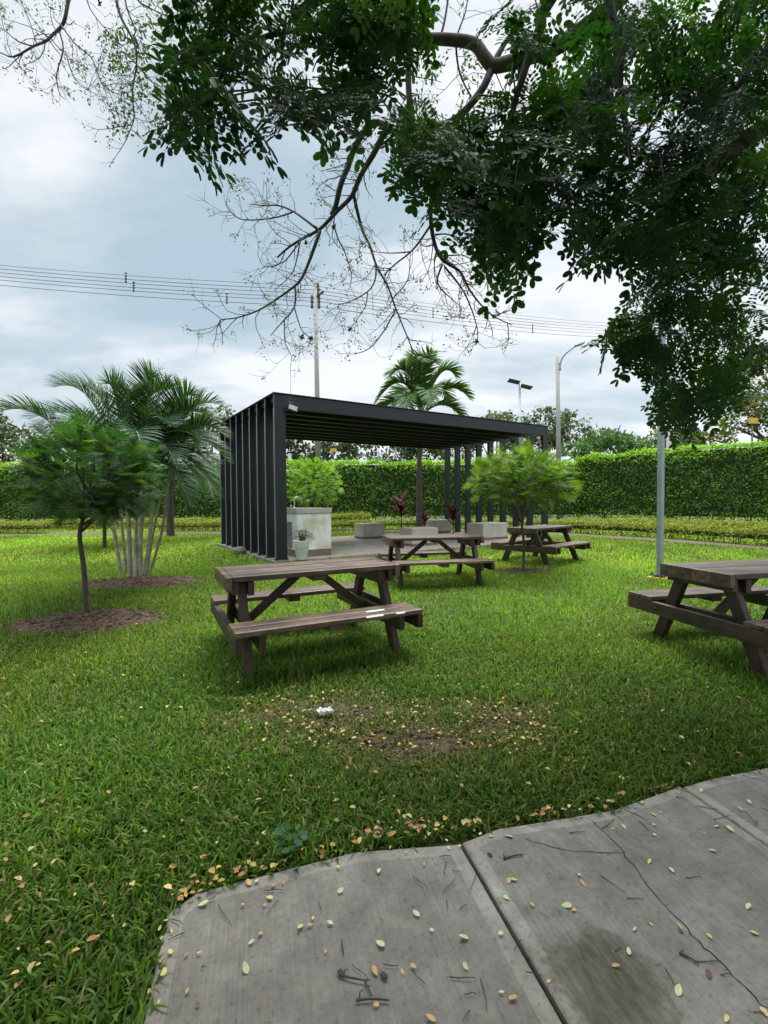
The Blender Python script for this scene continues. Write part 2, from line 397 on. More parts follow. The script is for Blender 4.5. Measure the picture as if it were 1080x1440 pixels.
def inset(poly, ds):
    P = [np.array(p, float) for p in poly]; n = len(P); out = []
    A = sum(P[i][0] * P[(i + 1) % n][1] - P[(i + 1) % n][0] * P[i][1] for i in range(n)); sg = 1 if A > 0 else -1
    for i in range(n):
        a, b_, c_ = P[i - 1], P[i], P[(i + 1) % n]
        d1 = (b_ - a) / np.linalg.norm(b_ - a); d2 = (c_ - b_) / np.linalg.norm(c_ - b_)
        n1 = sg * np.array((-d1[1], d1[0])); n2 = sg * np.array((-d2[1], d2[0]))
        q1 = a + n1 * ds[i - 1]; q2 = b_ + n2 * ds[i]
        den = d1[0] * d2[1] - d1[1] * d2[0]
        if abs(den) < 1e-4: out.append(b_ + n1 * ds[i])
        else:
            t = ((q2[0] - q1[0]) * d2[1] - (q2[1] - q1[1]) * d2[0]) / den
            out.append(q1 + d1 * t)
    return out
pm = MB()
def add_slab(poly, zt, marg):
    n = len(poly); ds = [marg] * n; ins = inset(poly, ds)
    rim = inset(poly, [.006] * n)
    vs = [(p[0], p[1], zt) for p in ins] + [(p[0], p[1], zt) for p in rim] + [(p[0], p[1], zt - .006) for p in poly] + [(p[0], p[1], zt - .12) for p in poly]
    fs = [tuple(range(n))]; ms = [0]
    pm.add(vs, [], 0); off = len(pm.v) - len(vs)
    def F_(f, mi): pm.f.append(tuple(i + off for i in f)); pm.m.append(mi)
    area = sum(poly[i][0] * poly[(i + 1) % n][1] - poly[(i + 1) % n][0] * poly[i][1] for i in range(n))
    o_ = tuple(range(n)) if area > 0 else tuple(range(n))[::-1]
    F_(o_, 0)
    for k, mi in ((0, 1), (1, 1), (2, 1)):
        for i in range(n):
            j = (i + 1) % n; q = (k * n + i, (k + 1) * n + i, (k + 1) * n + j, k * n + j)
            F_(q if area > 0 else q[::-1], mi)
s1mid = [p for p in EDGE if p[0] < J1[0] - .02]
s1 = s1mid + [J1 - np.array((.0055, .001)), J1 - np.array((.0055, .001)) + JD * 5.5, np.array((-.4, -3.5))]
add_slab(s1, .0, .055)
add_slab(slab(J1, J2, edge_between(J1[0], J2[0])), .004, .05)
add_slab(slab(J2, J3, edge_between(J2[0], J3[0])), -.002, .05)
add_slab(slab(J3, J4, edge_between(J3[0], J4[0])), .003, .05)
add_slab(slab(J4, np.array((6.5, 3.2)), []), .0, .05)
# dirt in the joints
for J in (J1, J2, J3, J4):
    a = J; b2 = J + JD * 5.5; nn = np.array((-JD[1], JD[0])) * .013
    pm.add([(*(a - nn), -.035), (*(b2 - nn), -.035), (*(b2 + nn), -.035), (*(a + nn), -.035)], [(3, 2, 1, 0)], 2)
# crack: a thin raised-less dark ribbon following the photograph's line
def crack(pts, wd, z=.0052):
    P = [gnd(x, y)[:2] for x, y in pts]; Q = []
    for a, b2 in zip(P[:-1], P[1:]):
        for t in np.linspace(0, 1, 5)[:-1]: Q.append(a + (b2 - a) * t + RNG.normal(0, .0035, 2))
    Q.append(P[-1])
    vs = []; 
    for i, p in enumerate(Q):
        t = Q[min(i + 1, len(Q) - 1)] - Q[max(i - 1, 0)]; t = t / np.linalg.norm(t); n_ = np.array((-t[1], t[0]))
        ww = wd * RNG.uniform(.35, 1.1); vs += [(*(p - n_ * ww), z), (*(p + n_ * ww), z)]
    fs = [(2 * i, 2 * i + 1, 2 * i + 3, 2 * i + 2) for i in range(len(Q) - 1)]
    fs = [f[::-1] for f in fs]
    pm.add(vs, fs, 2)
crack([(832, 1156), (850, 1172), (878, 1200), (903, 1238), (935, 1275), (965, 1308), (990, 1335), (1012, 1352), (1045, 1388), (1078, 1420), (1130, 1470)], .0022)
crack([(740, 1182), (790, 1196), (830, 1201), (880, 1201)], .0016)
path = pm.build('concrete_path', [M['conc'], M['concmargin'], M['crack']]); tag(path, kind='structure')
PATHPOLY = [tuple(p) for p in EDGE] + [(6.5, -4), (-.4, -4)]

# mulch beds and bare soil
def disc(name, c, rx, ry, rot, mat, h=.05, z0=-.02, chips=0, label=None):
    nr, na = 7, 40; mb = MB(); vs = [(c[0], c[1], z0 + h)]
    for r in range(1, nr + 1):
        for k in range(na):
            a = 2 * PI * k / na; wob = 1 + .10 * math.sin(3 * a + c[0]) + .07 * math.sin(7 * a + c[1] * 2) + random.uniform(-.03, .03)
            q = r / nr; x, y = math.cos(a) * rx * q * wob, math.sin(a) * ry * q * wob
            x, y = x * math.cos(rot) - y * math.sin(rot), x * math.sin(rot) + y * math.cos(rot)
            vs.append((c[0] + x, c[1] + y, z0 + h * (1 - q ** 2.2) + (random.uniform(-.008, .012) if r < nr else -.01)))
    fs = [(0, 1 + k, 1 + (k + 1) % na) for k in range(na)]
    for r in range(nr - 1):
        for k in range(na):
            a0 = 1 + r * na + k; a1 = 1 + r * na + (k + 1) % na; fs.append((a0, a0 + na, a1 + na, a1))
    mb.add(vs, fs)
    for _ in range(chips):
        a = random.uniform(0, 2 * PI); q = math.sqrt(random.random()) * 1.02
        x, y = math.cos(a) * rx * q, math.sin(a) * ry * q
        x, y = x * math.cos(rot) - y * math.sin(rot), x * math.sin(rot) + y * math.cos(rot)
        L = random.uniform(.02, .06); 
        Mx = Matrix.Rotation(random.uniform(0, PI), 3, 'Z') @ Matrix.Rotation(random.uniform(-.5, .5), 3, 'Y')
        mb.box((c[0] + x, c[1] + y, z0 + h * (1 - min(q, 1) ** 2.2) + .012), (L, random.uniform(.008, .02), .006), Mx, 1 if random.random() < .45 else 2 if random.random() < .3 else 0)
    o = mb.build(name, [mat, M['chip'], M['litterchip']], smooth=False); tag(o, kind='stuff')
    if label: o['label'] = label
    return o
M['litterchip'] = plain('pale_chip', (.13, .082, .040), (.21, .14, .075), 20, .9)
M['chip'] = plain('bark_chip', (.040, .022, .010), (.115, .066, .032), 30, .95)
T_L = gnd(122, 862); T_R = gnd(735, 805); T_P = gnd(190, 812)
disc('mulch_bed', gnd(125, 872), .86, .55, .15, M['mulch'], .06, chips=420, label='brown mulch ring under the small tree on the left')
disc('mulch_bed', gnd(192, 819), 1.10, .55, .2, M['mulch'], .08, chips=420, label='brown mulch ring round the clumping palm')
disc('mulch_bed', gnd(735, 803), .62, .42, .1, M['mulch'], .05, chips=160, label='brown mulch ring under the bright green tree')
SOIL = [(gnd(440, 1005), .62, .34), (gnd(600, 1035), .62, .30), (gnd(680, 1010), .42, .26)]
for c, a, q in SOIL:
    disc('bare_soil', c, a * .66, q * .66, .12, M['soil'], .008, chips=40, label='patch of bare soil worn into the lawn')
BEDS = [(gnd(125, 872), .80, .50), (gnd(192, 819), 1.0, .5), (gnd(735, 803), .55, .36)]

# ------------------------------------------------------------------ pergola frame (origin, axes)
PO = np.array((-2.3478, 10.0654)); TH = 0.5733
PU = np.array((math.cos(TH), math.sin(TH))); PV = np.array((-math.sin(TH), math.cos(TH)))
PW, PD, PH = 9.12, 4.84, 3.683
def pw(u, v, z=0): q = PO + PU * u + PV * v; return (q[0], q[1], z)

# ------------------------------------------------------------------ grass
def blade(segs, bend, flat=.0):
    vs = []; x = z = 0; 
    a = math.radians(78)
    for i in range(segs):
        wd = .5 * (1 - .25 * i / segs) if i else .42
        vs += [(x, -wd, z), (x, wd, z)]
        L = 1 / segs; x += math.cos(a) * L; z += math.sin(a) * L; a -= bend / segs
    vs.append((x, 0, z))
    fs = [(2 * i, 2 * i + 1, 2 * i + 3, 2 * i + 2) for i in range(segs - 1)] + [(2 * segs - 2, 2 * segs - 1, 2 * segs, 2 * segs)]
    return np.array(vs), np.array(fs)
def grow(sc, y0, y1, dens, Lr, Wr, segs, wid=1.0, pad=.7):
    area = wid * (y1 ** 2 - y0 ** 2) * .9 + 2 * pad * (y1 - y0)
    n = int(area * dens); ys = np.sqrt(RNG.uniform(y0 ** 2, y1 ** 2, n)); xs = RNG.uniform(-1, 1, n) * (ys * .9 * wid + pad)
    ok = ~in_poly(xs + RNG.normal(0, .013, n), ys - np.abs(RNG.normal(0, .022, n)) * (vnoise(xs, ys, .12) > .45), PATHPOLY)
    rel = np.stack([xs, ys], 1) - PO; u = rel @ PU; v = rel @ PV
    ok &= ~((u > -.16) & (u < PW + .16) & (v > -.2) & (v < PD + .3))
    thin = np.ones(n)
    for c, a, q in BEDS:
        d = np.hypot((xs - c[0]) / a, (ys - c[1]) / q); thin *= np.clip((d - .93) / .22, 0.0, 1)
    dry = np.zeros(n)
    for c, a, q in SOIL:
        d = np.hypot((xs - c[0]) / a, (ys - c[1]) / q); k = np.clip(1.6 - d, 0, 1) * np.clip(1.7 * vnoise(xs + 3, ys, .17) - .05 + .25 * vnoise(xs, ys + 7, .05), 0, 1); dry = np.maximum(dry, np.clip(k, 0, 1))
    thin *= 1 - .52 * dry
    ok &= RNG.random(n) < thin
    xs, ys, dry = xs[ok], ys[ok], dry[ok]; n = len(xs)
    P = np.stack([xs, ys, np.full(n, -.024)], 1)
    az = RNG.uniform(0, 2 * PI, n); tilt = np.clip(RNG.normal(.25, .42, n), -.3, 1.25)
    X = np.stack([np.cos(az) * np.cos(tilt), np.sin(az) * np.cos(tilt), -np.sin(tilt)], 1)
    Z = np.stack([np.cos(az) * np.sin(tilt), np.sin(az) * np.sin(tilt), np.cos(tilt)], 1)
    patch = vnoise(xs, ys, .8); patch2 = vnoise(xs + 9, ys + 4, 2.7)
    L = RNG.uniform(*Lr, n) * (.7 + .55 * patch) * (1 - .45 * dry)
    near = in_poly(xs, ys, PATHPOLY)
    C = pal(n, [(.072, .150, .017), (.092, .180, .020), (.052, .115, .017), (.125, .205, .032), (.105, .172, .036), (.15, .22, .055)], .24)
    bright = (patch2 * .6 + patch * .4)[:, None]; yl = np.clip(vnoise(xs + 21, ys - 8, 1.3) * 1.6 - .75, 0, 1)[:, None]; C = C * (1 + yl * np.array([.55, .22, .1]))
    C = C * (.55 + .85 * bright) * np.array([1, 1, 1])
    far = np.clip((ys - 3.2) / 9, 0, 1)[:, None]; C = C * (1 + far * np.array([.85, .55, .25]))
    dr = (RNG.random(n) < .06 + .55 * dry)[:, None]
    C = np.where(dr, pal(n, [(.26, .20, .085), (.19, .15, .06), (.30, .26, .12)], .2), C)
    for k in range(4):
        T, Fc = blade(segs, [.5, 1.1, 1.7, 2.3][k]); s = np.arange(k, n, 4)
        Wd = RNG.uniform(*Wr, len(s)) / L[s]
        sc.add(T, Fc, P[s], X[s], Z[s], L[s], C[s], Wd)
sc = SC()
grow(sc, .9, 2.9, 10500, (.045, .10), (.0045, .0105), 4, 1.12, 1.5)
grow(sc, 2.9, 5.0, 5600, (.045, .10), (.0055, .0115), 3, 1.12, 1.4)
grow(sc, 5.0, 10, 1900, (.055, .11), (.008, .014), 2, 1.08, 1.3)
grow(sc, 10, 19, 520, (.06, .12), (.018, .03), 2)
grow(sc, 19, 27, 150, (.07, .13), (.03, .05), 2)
tag(sc.build('grass', M['grass']), 'green lawn grass of broad short blades', None, None, 'stuff')

# ------------------------------------------------------------------ pergola
FTK, FWD = .085, .25
per = empty('pergola', pw(0, 0), TH)
tag(per, 'black steel pergola with slatted side walls and flat beamed roof', 'pergola')
for i in range(9):
    v0 = i * (PD - FTK) / 8
    for s in (0, 1):
        mb = MB(); mb.box((FWD / 2 + s * (PW - FWD), v0 + FTK / 2, (PH - .32 + .065) / 2), (FWD, FTK, PH - .32 - .065))
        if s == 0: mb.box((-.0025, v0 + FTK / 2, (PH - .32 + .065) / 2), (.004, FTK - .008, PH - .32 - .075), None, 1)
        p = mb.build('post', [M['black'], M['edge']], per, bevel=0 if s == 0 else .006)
        mb = MB(); mb.box((FWD / 2 + s * (PW - FWD), v0 + FTK / 2, .058), (FWD + .05, FTK + .07, .012))
        for dx in (-.13, .13):
            mb.tube([(FWD / 2 + s * (PW - FWD) + dx, v0 - .015, .064), (FWD / 2 + s * (PW - FWD) + dx, v0 - .015, .085)], .012, 6)
        mb.build('base_plate', M['darkmetal'], p)
    mb = MB(); mb.box((PW / 2, v0 + FTK / 2, PH - .16 - .012), (PW, FTK, .296))
    mb.build('roof_beam', M['black'], per, bevel=.006)
mb = MB(); mb.box((PW / 2, PD / 2, PH - .004), (PW + .05, PD + .05, .016)); mb.build('roof_panel', M['roofsheet'], per)
for u in (FWD * .5, PW - FWD * .5): mb = MB(); mb.box((u, PD / 2, PH - .09), (.06, PD - .3, .10)); mb.build('side_rail', M['black'], per)
# floodlight at the front left corner
fl = MB(); Mx = Matrix.Rotation(-.5, 3, 'X') @ Matrix.Rotation(.35, 3, 'Y')
fl.box((.36, -.14, PH - .34), (.20, .06, .15), Mx); fl.bar((.27, -.02, PH - .36), (.30, -.12, PH - .36), .03, .03)
f_ = fl.build('floodlight', M['darkmetal'], per, bevel=.006)
fl = MB(); off = Mx @ Vector((0, -.033, 0)); fl.box((.36 + off.x, -.14 + off.y, PH - .34 + off.z), (.17, .006, .12), Mx); fl.build('lens', M['lens'], f_)

# floor slab of the pergola, with kerb at the foot of the posts
mb = MB(); mb.box((PW / 2, PD / 2 + .05, -.015), (PW - .5, PD + .5, .13)); fo = mb.build('pergola_floor', M['floor'])
fo.location = pw(0, 0); fo.rotation_euler = (0, 0, TH); tag(fo, kind='structure')
mb = MB()
for u in (.13, PW - .13): mb.box((u, PD / 2 + .03, -.02), (.44, PD + .26, .128))
kb = mb.build('kerb', M['kerb'], bevel=.01); kb.location = pw(0, 0); kb.rotation_euler = (0, 0, TH); tag(kb, kind='structure')
FZ = .05

# counter with tap
ct = empty('counter', pw(.55, .16, FZ), TH); tag(ct, 'white rendered sink counter with stained face and concrete worktop under pergola', 'counter')
cw, cdp, ch = .86, 1.5, 1.12
mb = MB(); mb.box((cw / 2, cdp / 2, .155 + (ch - .155 - .12) / 2), (cw, cdp, ch - .155 - .12)); body = mb.build('body', M['counter'], ct, bevel=.008)
mb = MB(); mb.box((cw / 2, cdp / 2, .0785), (cw - .012, cdp - .012, .153)); mb.build('skirting', M['skirt'], ct)
mb = MB(); mb.box((cw / 2, cdp / 2, ch - .06), (cw + .03, cdp + .03, .118)); mb.build('worktop', M['cap'], ct, bevel=.008)
mb = MB(); mb.box((-.004, .55, .5), (.008, .5, .6)); mb.build('access_panel', M['galv'], ct)
mb = MB(); pts = [(0, 0, 0), (0, 0, .18)] + [(.09 - .09 * math.cos(a), 0, .18 + .09 * math.sin(a)) for a in np.linspace(.3, PI, 8)] + [(.18, 0, .13)]
mb.tube([(.12 + x, .45 + y, ch + z) for x, y, z in pts], .016, 8); mb.tube([(.04, .45, ch), (.04, .45, ch + .07)], .012, 8)
mb.tube([(.12, .45, ch), (.12, .45, ch + .03)], .03, 10); mb.build('tap', M['chrome'], ct, True)

# pot with a dry plant in front of the counter
q = gnd(424.5, 787, FZ); pt = empty('plant_pot', (q[0], q[1], FZ)); tag(pt, 'chipped white tapered pot with dry plant in front of counter', 'plant pot')
mb = MB(); n = 8; rr = [(.0, .115), (.02, .12), (.30, .165), (.42, .175), (.42, .15), (.36, .14)]
vs = [(r * math.cos(2 * PI * k / n + .4), r * math.sin(2 * PI * k / n + .4), z) for z, r in rr for k in range(n)]
fs = [(i * n + k, i * n + (k + 1) % n, (i + 1) * n + (k + 1) % n, (i + 1) * n + k) for i in range(len(rr) - 1) for k in range(n)]
fs += [tuple(range(n))[::-1], tuple((len(rr) - 1) * n + k for k in range(n))]
mb.add(vs, fs); mb.build('pot', M['pot'], pt, bevel=.008)
mb = MB()
for _ in range(34):
    a = random.uniform(0, 2 * PI); r = random.uniform(.12, .30); h = random.uniform(.06, .24)
    p0 = (random.uniform(-.06, .06), random.uniform(-.06, .06), .36); p2 = (math.cos(a) * r, math.sin(a) * r * .8, .40 + h * .8)
    p1 = (p2[0] * .45, p2[1] * .45, .44 + h); p3 = (p2[0] * 1.05 + random.uniform(-.08, .08), p2[1] + random.uniform(-.08, .08), p2[2] - random.uniform(-.02, .1))
    mb.tube([p0, p1, p2, p3], [.007, .006, .005, .003], 5)
mb.build('dry_plant', M['dry'], pt)

# concrete block seats
def block(u0, v0, du, dv, h, label):
    t = empty('block_seat', pw(u0, v0, FZ), TH); tag(t, label, 'block seat', 'concrete block seats under the pergola')
    a = MB(); a.box((du / 2, dv / 2, .06 + (h - .06) / 2), (du, dv, h - .06)); a.build('block', M['cube'], t, bevel=.012)
    a = MB(); a.box((du / 2, dv / 2, .03), (du - .01, dv - .01, .058)); a.build('skirting', M['skirt'], t)
block(4.30, 3.60, .85, .62, .50, 'grey block seat nearest the white counter at the back of the pergola')
block(4.12, .62, .92, .62, .50, 'grey block seat behind the tabletop of the middle picnic table')
block(7.75, 4.15, .85, .62, .50, 'grey block seat half hidden at back between two red plants')
block(7.10, .90, 1.15, .75, .52, 'pale block seat in front of the right slatted wall')

# ------------------------------------------------------------------ picnic tables
A_, B_, H_, HB, BI, BE, LX = .779, .345, .746, .41, .45, .754, .64
def make_table():
    root = empty('picnic_table')
    mb = MB(); bw = 2 * B_ / 4
    for k in range(4):
        mb.box((0, -B_ + bw * (k + .5), H_ - .0225 - .002 * (k % 2)), (2 * A_ - .102, bw - .007, .045))
    for s in (-1, 1):
        mb.box((s * (A_ - .025), 0, H_ - .055), (.05, 2 * B_ + .006, .11))
    mb.box((0, 0, H_ - .045 - .024), (.12, 2 * B_ - .06, .045))
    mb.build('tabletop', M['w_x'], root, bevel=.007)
    for s in (-1, 1):
        mb = MB(); bw2 = (BE - BI) / 2
        for k in range(2):
            mb.box((0, s * (BI + bw2 * (k + .5)), HB - .02 - .002 * k), (2 * A_, bw2 - .009, .04))
        mb.box((0, s * (BI + BE) / 2, HB - .04 - .026), (.12, BE - BI - .03, .045))
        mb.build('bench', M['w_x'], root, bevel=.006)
    for sx in (-1, 1):
        for sy in (-1, 1):
            mb = MB(); mb.bar((sx * LX, sy * .20, H_ - .05), (sx * LX, sy * .515, -.03), .062, .105, (1, 0, 0))
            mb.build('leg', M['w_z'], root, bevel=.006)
        mb = MB(); mb.box((sx * (LX - .058), 0, H_ - .105), (.05, 2 * B_ - .02, .11)); mb.box((sx * (LX + .058), 0, H_ - .10), (.05, 2 * B_ - .05, .10))
        mb.box((sx * (LX - .058), 0, HB - .042 - .06), (.05, 2 * BE - .03, .118)); mb.box((sx * (A_ - .026), 0, HB - .042 - .058), (.05, 2 * BE, .114))
        for sy in (-1, 1):
            for x, y, z in ((A_, .40, HB - .10), (A_, .62, HB - .10), (A_, .10, H_ - .06), (A_, .28, H_ - .06)): mb.tube([(sx * (x - .004), sy * y, z), (sx * (x + .006), sy * y, z)], .011, 8, True, 1)
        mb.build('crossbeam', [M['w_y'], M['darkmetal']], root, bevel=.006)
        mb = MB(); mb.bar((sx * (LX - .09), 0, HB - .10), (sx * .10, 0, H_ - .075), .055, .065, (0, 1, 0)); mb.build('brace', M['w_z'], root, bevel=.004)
    return root
GRP = 'picnic tables on the lawn'
POSES = [(-.705, 4.285, .466, 'weathered brown picnic table nearest the pot, with painted pale glints on its wet bench'),
         (.795, 7.712, .183, 'brown picnic table standing lengthwise at the edge of the pergola floor'),
         (3.417, 10.117, .746, 'brown picnic table seen end on behind the bright green tree'),
         (3.389, 4.112, .212, 'dark brown picnic table beside the grey lamp post, cut off by the frame')]
proto = make_table(); tabs = []
for i, (x, y, a, lab) in enumerate(POSES):
    t = proto if i == 0 else copy_tree(proto)
    t.location = (x, y, 0); t.rotation_euler = (0, 0, a); tag(t, lab, 'picnic table', GRP); tabs.append(t)
mb = MB(); ca, sa = math.cos(.466), math.sin(.466)
def loc1(px, py):
    q = gnd(px, py, HB + .001); dx, dy = q[0] + .705, q[1] - 4.285; return (dx * ca + dy * sa, -dx * sa + dy * ca)
for quad in ([(514, 859.5), (540, 856), (541, 858.5), (515, 862)], [(514, 867), (538, 863.5), (540, 866), (516, 869.5)], [(557, 862), (571, 860), (569, 862.5), (557, 864)]):
    pts = [loc1(*q) for q in quad]; mb = MB(); mb.add([(p[0], p[1], HB + .0025) for p in pts], [(3, 2, 1, 0)]); mb.build('wet_glint_patch', M['wet'], tabs[0])

# ------------------------------------------------------------------ leaf templates
def leaf_t(w=.5, fold=.12):
    T = np.array([(0, 0, 0), (.28, -w * .42, fold * w), (.68, -w * .46, fold * w), (1, 0, -.04), (.68, w * .46, fold * w), (.28, w * .42, fold * w)])
    return T, np.array([(0, 3, 2, 1), (0, 5, 4, 3)])
LEAF, LEAFF = leaf_t()
def leaf_r(w=.5, fold=.1):
    T = np.array([(0, 0, 0), (.22, -w * .34, fold * w), (.60, -w * .5, fold * w), (.90, -w * .34, fold * w * .6), (1, 0, -.03), (.90, w * .34, fold * w * .6), (.60, w * .5, fold * w), (.22, w * .34, fold * w), (.55, 0, 0)])
    return T, np.array([(0, 8, 2, 1), (8, 4, 3, 2), (0, 7, 6, 8), (8, 6, 5, 4)])
def merge(parts):
    V = []; Fs = []; n = 0
    for T, Fc in parts: V.append(T); Fs.append(Fc + n); n += len(T)
    return np.concatenate(V), np.concatenate(Fs)
def place(T, pos, ang, s, roll=0., pitch=0.):
    R = np.array(Matrix.Rotation(ang, 3, 'Z') @ Matrix.Rotation(pitch, 3, 'Y') @ Matrix.Rotation(roll, 3, 'X'))
    return T * s @ R.T + np.array(pos)
def stick(a, b, w):
    a, b = np.array(a, float), np.array(b, float); d = b - a; n = np.array((-d[1], d[0], 0)); n = n / (np.linalg.norm(n) + 1e-9) * w
    return np.array([a - n, a + n, b + n * .6, b - n * .6]), np.array([(0, 3, 2, 1)])
def bipinnate(seed, npair=4, nl=6, size=1.0):
    r = random.Random(seed); parts = []; T, Fc = leaf_r(.54, .10); L = .28
    parts.append(stick((0, 0, 0), (L, 0, -.03), .0022))
    for i in range(npair):
        t = .28 + .72 * i / (npair - 1); x = L * t
        for sd_ in (-1, 1):
            a = sd_ * math.radians(r.uniform(48, 62) - 22 * (i == npair - 1)); pl = r.uniform(.13, .17) + .035 * i / npair; dr = r.uniform(-.25, .05)
            d = np.array((math.cos(a), math.sin(a), dr)); base = np.array((x, 0, -.03 * t))
            parts.append(stick(base, base + d * pl, .0016))
            for k in range(nl):
                q = .16 + .84 * k / (nl - 1); p = base + d * pl * q; sz = (.030 + .036 * q ** 1.4) * r.uniform(.88, 1.12)
                for s2 in (-1, 1):
                    la = a + s2 * math.radians((78 - 50 * (k == nl - 1)) + r.uniform(-8, 8))
                    parts.append((place(T, p, la, sz, r.uniform(-.35, .35), r.uniform(-.1, .25)), Fc))
    V, Fs = merge(parts); return V * size, Fs
BIP = [bipinnate(s, np_, nl) for s, np_, nl in ((1, 4, 6), (2, 4, 6), (3, 3, 5), (4, 4, 7))]

# ------------------------------------------------------------------ overhanging rain tree
tree = empty('overhanging_tree', (2.9, -1.7, 0)); tag(tree, 'big spreading tree overhead with dark compound leaves and bare drooping twigs', 'tree')
lim = MB()
def W3(pts): return [Vector(at(x, y, Y)) for x, y, Y in pts]
def smooth(P, k=4):
    out = []
    for i in range(len(P) - 1):
        p0, p1, p2, p3 = P[max(i - 1, 0)], P[i], P[i + 1], P[min(i + 2, len(P) - 1)]
        for t in np.linspace(0, 1, k, endpoint=False):
            out.append(.5 * ((2 * p1) + (p2 - p0) * t + (2 * p0 - 5 * p1 + 4 * p2 - p3) * t * t + (3 * p1 - p0 - 3 * p2 + p3) * t ** 3))
    out.append(P[-1]); return out
OFF = Vector((2.9, -1.7, 0))
allb = []      # (points, r0, r1)
def limb(P, r0, r1, n=8, k=4, mbx=None):
    Q = smooth([Vector(p) for p in P], k); rad = [r0 + (r1 - r0) * i / (len(Q) - 1) for i in range(len(Q))]
    (mbx or lim).tube([q - OFF for q in Q], rad, n); allb.append((Q, r0, r1)); return Q
limb([(2.9, -1.7, -.1), (2.88, -1.65, 1.0), (2.8, -1.5, 2.4), (2.75, -1.3, 3.4)], .34, .24, 12)
limb([(2.75, -1.3, 3.3), (2.7, -.2, 4.6), (2.55, 1.4, 5.5), (2.3, 3.0, 6.1)] + W3([(900, -40, 4.1), (800, 55, 4.3), (741, 80, 4.4), (714, 89, 4.45), (693, 92, 4.5), (681, 80, 4.5), (667, 62, 4.5), (637, 56, 4.5), (598, 55, 4.5), (569, 59, 4.5), (530, 62, 4.5), (480, 45, 4.4), (430, 30, 4.3)]), .085, .034, 10)
limb([(2.75, -1.3, 3.3), (1.5, -1.2, 4.6), (.2, -.3, 5.6), (-.8, 1.2, 6.2), (-1.6, 2.8, 6.7), (-2.2, 4.2, 7.2)], .18, .06, 8)
limb([(2.75, -1.3, 3.3), (3.6, -.2, 4.4), (4.3, 1.4, 4.9), (4.3, 3.0, 4.9)] + W3([(1090, 170, 4.1), (1000, 230, 4.0), (930, 300, 4.0), (900, 380, 4.2)]), .16, .02, 8)
limb([Vector((2.55, 1.4, 5.5)), Vector((1.7, 2.3, 5.0))] + W3([(776, -4, 3.2), (761, 36, 3.25), (744, 80, 3.3), (732, 119, 3.3), (723, 148, 3.35), (715, 193, 3.4), (700, 260, 3.5)]), .05, .010, 7)
limb(W3([(850, -30, 3.6), (868, 60, 3.6), (875, 150, 3.6), (890, 240, 3.7)]), .035, .012, 7)
limb(W3([(1090, 60, 3.5), (1060, 90, 3.6), (1035, 125, 3.6), (1015, 160, 3.7), (985, 260, 3.8), (945, 380, 4.0), (930, 470, 4.2)]), .028, .010, 7)
limb(W3([(693, 92, 4.5), (700, 78, 4.5), (712, 58, 4.5), (735, 30, 4.4)]), .035, .015, 7)
limb(W3([(480, 45, 4.4), (440, 40, 3.4), (400, 45, 3.0), (365, 55, 2.8), (330, 75, 2.6), (300, 130, 2.4), (275, 165, 2.2)]), .022, .006, 6)
limb(W3([(410, 20, 2.9), (470, -10, 2.8), (540, -40, 2.7)]), .022, .03, 6)
limb(W3([(470, -10, 2.8), (468, 40, 2.8), (466, 110, 2.8)]), .012, .005, 6)
